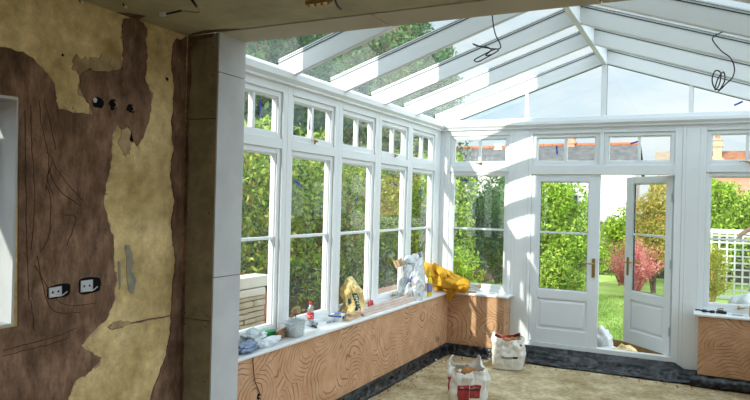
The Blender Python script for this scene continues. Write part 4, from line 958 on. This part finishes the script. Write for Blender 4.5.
for (x, y, lab) in ((.10, -5.61, 'small white ceiling cable end at the top left, nearest the wall'), (.26, -5.46, 'small white ceiling cable end second from the wall')):
    r = empty('cable_end', (x, y, ZC)); tag(r, lab, 'cable')
    MB().tube(roundpath([(0, 0, 0), (.003, .004, -.012), (.012, .006, -.018)], 4), .004, 6).build('wire', 'black', r, smooth=True)
    blob('connector', (.016, .006, -.030), .008, .010, .008, 'plast', 4, .2, 2, 2, parent=r, flat=False)

# ================================================================= OUTSIDE
ZG = -.20
def lawnf(u, v):
    x = -1.7+u*10.7; y = .75+v*11.5; return (x, y, ZG+.03*nz3(x, y, 0, .5)+.015*nz3(x, y, 3, 6))
lawn = gridsurf(120, 90, lawnf, 'lawn', 'lawn', None, 0); tag(lawn, 'bright green sunlit lawn seen through the open door', 'grass', kind='stuff')
struct(MB().box(-1.4, 5.5, .11, .9, -.3, ZG+.01).build('path', 'soil'))
r2 = np.random.RandomState(7)
# grass blades near the door
def blades(n, x0, x1, y0, y1, h):
    x = r2.uniform(x0, x1, n); y = r2.uniform(y0, y1, n); a = r2.uniform(0, PI, n); hh = h*r2.uniform(.5, 1.1, n); w = .006
    z = np.array([ZG+.03*nz3(p, q, 0, .5) for p, q in zip(x, y)])
    c, s_ = np.cos(a)*w, np.sin(a)*w; lx, ly = r2.normal(0, .02, n), r2.normal(0, .02, n)
    V = np.stack([np.stack([x-c, y-s_, z], 1), np.stack([x+c, y+s_, z], 1), np.stack([x+lx, y+ly, z+hh], 1)], 1).reshape(-1, 3)
    return V
V = blades(26000, .4, 4.2, .95, 7, .05)
me = bpy.data.meshes.new('grass_blades'); n = len(V)//3
me.vertices.add(len(V)); me.vertices.foreach_set('co', V.ravel()); me.loops.add(3*n); me.loops.foreach_set('vertex_index', np.arange(3*n)); me.polygons.add(n)
me.polygons.foreach_set('loop_start', np.arange(n)*3); me.update(); me.validate()
gb = link('grass_blades', me, 'lawn'); tag(gb, 'short grass blades standing up from the lawn', 'grass', kind='stuff')

def leaves(name, P, size, m, parent, rs, up=.3, asp=.45):
    """P: (n,3) leaf positions; each leaf a folded rhombus with its own direction"""
    n = len(P); d = rs.normal(size=(n, 3)); d[:, 2] -= .25; d /= np.linalg.norm(d, axis=1)[:, None]
    e = rs.normal(size=(n, 3)); e -= (e*d).sum(1)[:, None]*d; e /= np.linalg.norm(e, axis=1)[:, None]
    nn = np.cross(d, e); s_ = size*rs.uniform(.6, 1.25, n)[:, None]
    a = P-d*s_*.5; b = P+e*s_*asp*.5+nn*s_*.08; c = P+d*s_*.5; f = P-e*s_*asp*.5+nn*s_*.08
    V = np.stack([a, b, c, f], 1).reshape(-1, 3)
    me = bpy.data.meshes.new(name); me.vertices.add(4*n); me.vertices.foreach_set('co', V.ravel().astype(np.float32))
    me.loops.add(4*n); me.loops.foreach_set('vertex_index', np.arange(4*n)); me.polygons.add(n); me.polygons.foreach_set('loop_start', np.arange(n)*4)
    me.update(); me.validate()
    return link(name, me, m, parent)
def plant(name, x, y, h, rx, ry, leaf, n, size, label, cat='shrub', z0=None, seed=0, bottom=.0, trunk=.03, bark='bark', clumps=32, core=True, group=None, asp=.45):
    z0 = ZG if z0 is None else z0
    rs = np.random.RandomState(seed); r = empty(name, (x, y, z0)); tag(r, label, cat, group)
    # clump centres fill the crown
    c = rs.normal(size=(clumps, 3)); c /= np.linalg.norm(c, axis=1)[:, None]; c *= rs.uniform(.35, .95, clumps)[:, None]
    hz = (h-bottom)/2; cc = c*np.array([rx, ry, hz])*.80+np.array([0, 0, bottom+hz])
    cr_ = rs.uniform(.26, .48, clumps)*min(rx, hz, ry*1.3)*1.15
    k = rs.randint(0, clumps, n); d = rs.normal(size=(n, 3)); d /= np.linalg.norm(d, axis=1)[:, None]
    P = cc[k]+d*(cr_[k]*rs.uniform(.55, 1.05, n)**.6)[:, None]
    P = P[P[:, 2] > .01]
    leaves('foliage', P, size, LM[leaf], r, rs, asp=asp)
    mb = MB()
    for q in range(min(clumps, 12)):
        e = cc[q]; s0 = Vector((.03*math.cos(q), .03*math.sin(q), -.02)); m1 = Vector((e[0]*.35+.05*rs.normal(), e[1]*.35+.05*rs.normal(), e[2]*.5)); e = Vector(e)
        mb.tube(roundpath([s0, m1, e], 4), [trunk*(1-.8*i/8) for i in range(9)], 6)
    mb.build('branches', bark, r)
    return r
# the row of shrubs outside the long side windows
row = [(-2.15, -1.9, 3.3, .85, .95, 'photinia', 'leafy red-tipped shrub outside the nearest side window'),
       (-2.30, -.45, 3.3, .90, .95, 'laurel', 'glossy green shrub outside the second side window'),
       (-2.20, 1.0, 3.2, .85, .95, 'photinia', 'red-tipped shrub outside the middle side window'),
       (-2.45, 2.45, 3.3, .95, .95, 'laurel', 'green shrub outside the fourth side window'),
       (-2.35, 3.95, 3.2, .95, 1.0, 'photinia', 'red-tipped green shrub outside the side window nearest the corner'),
       (-2.6, 5.7, 3.4, 1.1, 1.1, 'laurel', 'broad green shrub beyond the corner, furthest of the side row')]
for i, (x, y, h, rx, ry, lf, lab) in enumerate(row):
    plant('leafy_shrub', x, y, h, rx, ry, lf, 12000, .085, lab, seed=20+i, group='shrubs beside the conservatory', bottom=.0, clumps=46)
trees = [(-5.0, -2.2, 7.4, 1.7, 1.7, 'berry', 'tall berried tree nearest the house, behind the fence'),
         (-5.6, .9, 8.0, 1.9, 1.7, 'berry', 'second tall berried tree from the house'),
         (-5.9, 4.2, 8.6, 2.0, 1.8, 'dark', 'tall dark tree behind the middle side windows'),
         (-5.7, 7.6, 8.9, 1.9, 1.7, 'berry', 'fourth tall tree along the side garden'),
         (-4.9, 10.6, 9.0, 1.7, 1.6, 'dark', 'tall dark tree at the far end of the side garden'),
         (-8.8, 12.0, 6.5, 2.0, 2.0, 'dark', 'dark tree in the far left corner of the garden')]
for i, (x, y, h, rx, ry, lf, lab) in enumerate(trees):
    plant('garden_tree', x, y, h, rx, ry, lf, 30000, .16, lab, 'tree', seed=50+i, bottom=.9, trunk=.10, clumps=60, group='tall trees beside the conservatory')
far = [(-1.35, 7.6, 3.1, 1.0, .8, 'dark', 12000, .10, 'dark shrub furthest back behind the window left of the doors', .0),
       (-1.05, 3.3, 3.35, .70, .6, 'laurel', 13000, .085, 'green shrub filling the window left of the doors', .0),
       (-.25, 4.6, 2.75, .72, .7, 'dark', 11000, .08, 'dark shrub behind the right half of the window left of the doors', .0),
       (-.42, 2.0, 1.30, .42, .4, 'lime', 4200, .06, 'low yellow-green shrub in the window above the dust sheet', 0),
       (.75, 4.7, 3.15, .80, .7, 'lime', 15000, .085, 'bright lime green shrub filling the closed door glass', .0),
       (.95, 3.6, 1.20, .55, .4, 'laurel', 6000, .07, 'low green shrub at the foot of the closed door glass', .0),
       (1.30, 9.2, 2.25, .62, .6, 'lime', 7000, .085, 'lime green shrub beyond the red shrub', 0),
       (2.75, 10.3, 2.0, .6, .6, 'laurel', 6000, .085, 'green bush behind the open door', 0),
       (2.12, 8.2, 3.0, .62, .5, 'autumn', 9500, .075, 'yellow and orange autumn shrub seen through the open door leaf', .0),
       (3.45, 10.6, 3.25, .9, .7, 'lime', 12000, .10, 'lime green hedge shrub behind the lattice, left', 0),
       (4.45, 10.4, 3.25, .85, .7, 'laurel', 12000, .10, 'green hedge shrub behind the lattice, right', 0),
       (3.30, 6.7, 1.30, .42, .4, 'yellow', 6000, .05, 'yellow-leaved bush in front of the lattice', 0)]
for i, (x, y, h, rx, ry, lf, n, sz_, lab, bt) in enumerate(far):
    plant('garden_shrub', x, y, h, rx, ry, lf, n, sz_, lab, seed=80+i, bottom=bt, group='shrubs round the lawn', bark='barkgold' if lf == 'yellow' else 'bark')
# red dogwood: a fan of fine twigs
rd = empty('red_shrub', (1.80, 6.9, ZG)); tag(rd, 'feathery red-pink shrub at the edge of the lawn', 'shrub')
rs = np.random.RandomState(3); mb = MB(); P = []
for i in range(150):
    a = rs.uniform(0, 2*PI); t = rs.uniform(.05, .75); ln = rs.uniform(.8, 1.30); 
    e = Vector((math.cos(a)*math.sin(t)*ln*.9, math.sin(a)*math.sin(t)*ln*.9, math.cos(t)*ln)); q = e*.5+Vector((0, 0, .08))
    pts = roundpath([(e.x*.06, e.y*.06, 0), q, e], 3); mb.tube(pts, [.007-.0008*k for k in range(len(pts))], 4)
    for k in range(40):
        s_ = rs.uniform(.3, 1.0); p = (q*2*s_ if s_ < .5 else q.lerp(e, (s_-.5)*2)); P.append(np.array(p)+rs.normal(0, .035, 3))
mb.build('twigs', LM['red'], rd); leaves('foliage', np.array(P), .045, LM['red'], rd, rs)
# white lattice fence panel
lt = empty('lattice_fence', (3.0, 8.0, ZG)); tag(lt, 'white square lattice fence across the garden on the right', 'fence')
mb = MB(); top = 1.50
mb.box(.0, .07, -.02, .05, 0, top+.05).box(1.83, 1.90, -.02, .05, 0, top+.05); mb.build('post', 'lattice', lt)
mb = MB(); mb.box(.07, 1.83, -.012, .03, top-.08, top+.02).box(.07, 1.83, -.012, .03, .02, .10); mb.build('rail', 'lattice', lt)
mb = MB()
for i in range(12): x = .11+i*.15; mb.box(x, x+.035, -.008, .006, .10, top-.08)
for j in range(9): z = .20+j*.145; mb.box(.07, 1.83, .0065, .02, z, z+.035)
mb.build('lattice_panel', 'lattice', lt)
mb = MB()
# stone wall and slabs outside the nearest window
sw = empty('stone_wall', (-1.0, -2.38, ZG)); tag(sw, 'low wall of pale rough stones outside the nearest window', 'wall')
mb = MB(); rr = random.Random(2); z = 0; 
while z < .93-.01:
    h = rr.uniform(.05, .075); y = 0
    while y > -1.9:
        ln = rr.uniform(.16, .36); d_ = rr.uniform(-.012, .012)
        mb.box(-.16+d_, .02+d_, y-ln+.012, y-.0, z+.004, min(z+h, .93)-.006); y -= ln
    z += h
mb.build('stones', 'stone', sw, bevel=.008); MB().box(-.14, -.01, -1.9, -.02, 0, .90).build('mortar', 'soil', sw)
for (ya, yb, z, lab) in ((-.03, -.62, .935, 'lower pale coping slab on the stone wall'), (.02, -.70, 1.02, 'upper pale coping slab on the stone wall')):
    tag(MB().box(-.13, .06, yb, ya, 0, .075 if z < 1 else .115).build('coping_slab', 'stonew', None, bevel=.008, loc=(-1.02, -2.38, ZG+z-.005)), lab, 'stone slab', 'coping slabs on the stone wall')
tt = empty('roof_tile', (-1.55, -2.0, ZG)); 
tag(tt, 'terracotta coloured mound behind the pale stone wall', 'mound')
blob('mound_surface', (0, -.1, 0), .26, .50, .62, 'terra', 3, .15, 2, 4, parent=tt)
pl_ = MB().box(-.30, .0, -.15, 1.6, 0, .60).build('planter_wall', 'paving', None, bevel=.01, loc=(-1.0, .05, ZG)); tag(pl_, 'low pinkish brick planter outside the fourth side window', 'planter')
# dark board fence behind the side shrubs
for i in range(7):
    f_ = empty('fence_panel', (-4.1, -4.2+i*2.0, ZG), 0)
    tag(f_, ['dark close-boarded fence panel, nearest the house', 'dark close-boarded fence panel, second from the house', 'dark close-boarded fence panel, third from the house', 'dark close-boarded fence panel, fourth from the house', 'dark close-boarded fence panel, fifth from the house', 'dark close-boarded fence panel, sixth from the house', 'dark close-boarded fence panel, furthest from the house'][i], 'fence', 'fence panels behind the side shrubs')
    mb = MB()
    for k in range(13): mb.box(0, .018+.006*(k % 2), .10+k*.142, .10+k*.142+.138, .05, 1.75)
    mb.build('boards', 'fence', f_); MB().box(-.04, .05, 0, .09, 0, 1.85).build('post', 'fence', f_)
fb_ = empty('fence_panel', (-4, 11.6, ZG)); tag(fb_, 'long dark fence across the far end of the garden', 'fence')
mb = MB()
for k in range(90): mb.box(k*.142, k*.142+.138, 0, .02+.006*(k % 2), 0, 1.5)
mb.build('boards', 'fence', fb_)
# stuff by the open door
gbg = empty('rubbish_bag', (1.98, .80, ZG+.01)); tag(gbg, 'white plastic rubbish bag outside the open doors', 'bag')
blob('bag_film', (0, .06, 0), .12, .14, .20, 'plast', 44, .35, 1.8, 4, parent=gbg)
blob('bag_film', (.12, -.08, 0), .20, .12, .085, 'plast', 47, .4, 2.2, 4, parent=gbg)
tag(blob('foam_lump', (2.28, .62, ZG+.01), .16, .12, .11, 'cream', 12, .45, 2.2, 4), 'cream coloured foam lump outside the open doors', 'foam')
tag(blob('foam_lump', (2.46, .66, ZG+.01), .07, .06, .06, 'cream', 17, .4, 2.2, 3), 'smaller cream lump nearer the open door leaf', 'foam')
tag(MB().box(-.30, .42, -.02, .02, 0, .12).build('timber_board', 'darkwood', None, bevel=.003, loc=(2.28, 1.35, ZG+.01), rot=(0, 0, -.35)), 'dark timber board lying on edge beside the lawn', 'timber')
for (x, y, rz, ln, lab) in ((2.52, .42, -.25, .5, 'brown timber lath on the ground by the open door leaf'), (2.30, .95, .2, .4, 'brown timber lath lying behind the cream lump')):
    tag(MB().box(-ln/2, ln/2, -.03, .03, 0, .03).build('timber_lath', 'darkwood', None, bevel=.002, loc=(x, y, ZG+.015), rot=(0, 0, rz)), lab, 'timber', 'laths by the door')
# wheelbarrow with a white sack outside the right window
wbw = empty('garden_trolley', (3.75, .95, ZG)); tag(wbw, 'grey metal barrow tray with pinkish tubular handle outside the right window', 'wheelbarrow')
mb = MB(); mb.hexa([(-.22, -.22, .55), (.55, -.22, .50), (.55, .30, .50), (-.22, .30, .55), (-.10, -.32, 1.02), (.75, -.32, .98), (.75, .40, .98), (-.10, .40, 1.02)]); mb.build('tray', 'greysheet', wbw, bevel=.01)
mb = MB(); mb.tube(roundpath([(-.262, .05, 1.605), (-.14, .05, 1.70), (.10, .05, 1.75), (.45, .05, 1.45), (.6, .05, 1.0)], 6), .026, 14, caps=False); mb.build('handle', 'copper', wbw, smooth=True)
MB().tube([(-.2615, .05, 1.6055), (-.255, .05, 1.611)], .021, 14).build('handle_bore', 'hole', wbw)
mb = MB()
for x in (-.05, .5): mb.tube([(x, .0, .56), (x-.03, .0, 0)], .018, 8)
mb.build('leg', 'greysheet', wbw)
bs = empty('bulk_bag', (3.50, .62, ZG)); tag(bs, 'white sack with blue mark slumped beside the barrow outside the right window', 'bag')
blob('sack_film', (.06, 0, 0), .24, .15, .56, 'plast', 61, .22, 1.8, 4, parent=bs)
blob('blue_mark', (-.10, -.12, .80), .03, .02, .022, 'blue', 5, .3, 2, 3, parent=bs, flat=False)

# ---- neighbouring houses
def house(name, x0, x1, y0, y1, ze, zr, wallm, roofm, label, axis='x', ridge=True):
    r = empty(name, ((x0+x1)/2, y0, ZG)); tag(r, label, 'house'); X0, X1 = x0-(x0+x1)/2, x1-(x0+x1)/2; D = y1-y0
    MB().box(X0+.15, X1-.15, .25, D-.25, 0, ze-ZG).prism([(.25, ze-ZG), (D-.25, ze-ZG), (D/2, zr-ZG-.08)], 'x', X0+.15, X1-.15).build('wall', wallm, r)
    t = .12; s_ = (zr-ze)/(D/2)
    mb = MB(); mb.prism([(0, ze-ZG-.02), (D/2, zr-ZG), (D, ze-ZG-.02), (D, ze-ZG+t-.02), (D/2, zr-ZG+t), (0, ze-ZG+t-.02)], 'x', X0, X1); rf = mb.build('roof', roofm, r)
    if ridge:
        mb = MB(); k = int((X1-X0)/.42)
        for i in range(k):
            a = X0+(X1-X0)*i/k; b_ = X0+(X1-X0)*(i+1)/k-.02; mb.tube([(a, D/2, zr-ZG+t), (b_, D/2, zr-ZG+t)], .10, 8)
        mb.build('ridge_tiles', 'ridge', rf)
    return r
def hwin(parent, x, z, w, h, y=.24):
    f = MB(); ring(f, x-w/2, x+w/2, z-h/2, z+h/2, .07, y-.04, y+.02); f.box(x-.03, x+.03, y-.03, y+.01, z-h/2, z+h/2)
    o = f.build('window', 'lattice', parent); MB().box(x-w/2, x+w/2, y-.012, y+.0, z-h/2, z+h/2).build('pane', 'darkglass', o)
def chimney(parent, x, y, z0, z1, w, d, m, pots):
    mb = MB(); mb.box(x-w/2, x+w/2, y-d/2, y+d/2, z0, z1).box(x-w/2-.05, x+w/2+.05, y-d/2-.05, y+d/2+.05, z1-.30, z1-.18).box(x-w/2-.03, x+w/2+.03, y-d/2-.03, y+d/2+.03, z1-.02, z1+.06)
    o = mb.build('chimney', m, parent)
    for px in pots: MB().lathe((x+px, y, z1+.06), [(.11, 0), (.09, .05), (.085, .38), (.11, .40), (.11, .45), (.07, .45)], 14).build('chimney_pot', 'terra', o)
h1 = house('slate_house', -5.0, .42, 22.4, 27.6, 3.35, 4.62, 'housewhite', 'slate', 'long white neighbouring house with slate roof and orange ridge tiles')
chimney(h1, -2.80+2.29, 2.6, 4.5, 5.30, .42, .40, 'brickred', ())
MB().lathe((1.13, .9, 3.95), [(.12, 0), (.10, .1), (.09, .42), (.12, .45)], 14).build('vent_pot', 'terra', h1)
for x in (-1.8, -.2): hwin(h1, x, 1.9, 1.1, 1.2)
h2 = house('grey_house', -9.6, -5.5, 22.6, 27.4, 3.3, 4.55, 'lattice', 'slate', 'pale neighbouring house with dark window, left of the slate house')
hwin(h2, .45, 3.2, .75, .8); hwin(h2, -1.0, 3.2, .75, .8)
chimney(h2, 1.15, 2.4, 4.2, 5.0, .35, .3, 'stone', ())
h3 = house('orange_roofed_house', 3.25, 12.5, 22.4, 27.6, 3.2, 4.25, 'brickred', 'orangetile', 'neighbouring house with orange-brown tiled roof on the right', ridge=False)
chimney(h3, 3.60-7.875, 2.0, 3.7, 5.0, .34, .34, 'brick', (0,))
MB().prism([(-4.63, 3.8), (-3.9, 3.8), (-4.0, 4.1), (-4.15, 4.25), (-4.5, 4.25)], 'y', 1.3, 1.9).build('chimney_base', 'brick', h3)
hwin(h3, -3.3, 1.9, 1.1, 1.2); hwin(h3, -1.2, 1.9, 1.1, 1.2)
sh = house('tan_roofed_outbuilding', 1.05, 2.3, 24.0, 26.4, 3.75, 4.28, 'brick', 'tan', 'small outbuilding with tan roof between the two larger houses', ridge=False)
hwin(sh, .1, 2.0, .6, .7)
print('objects', len(bpy.data.objects))
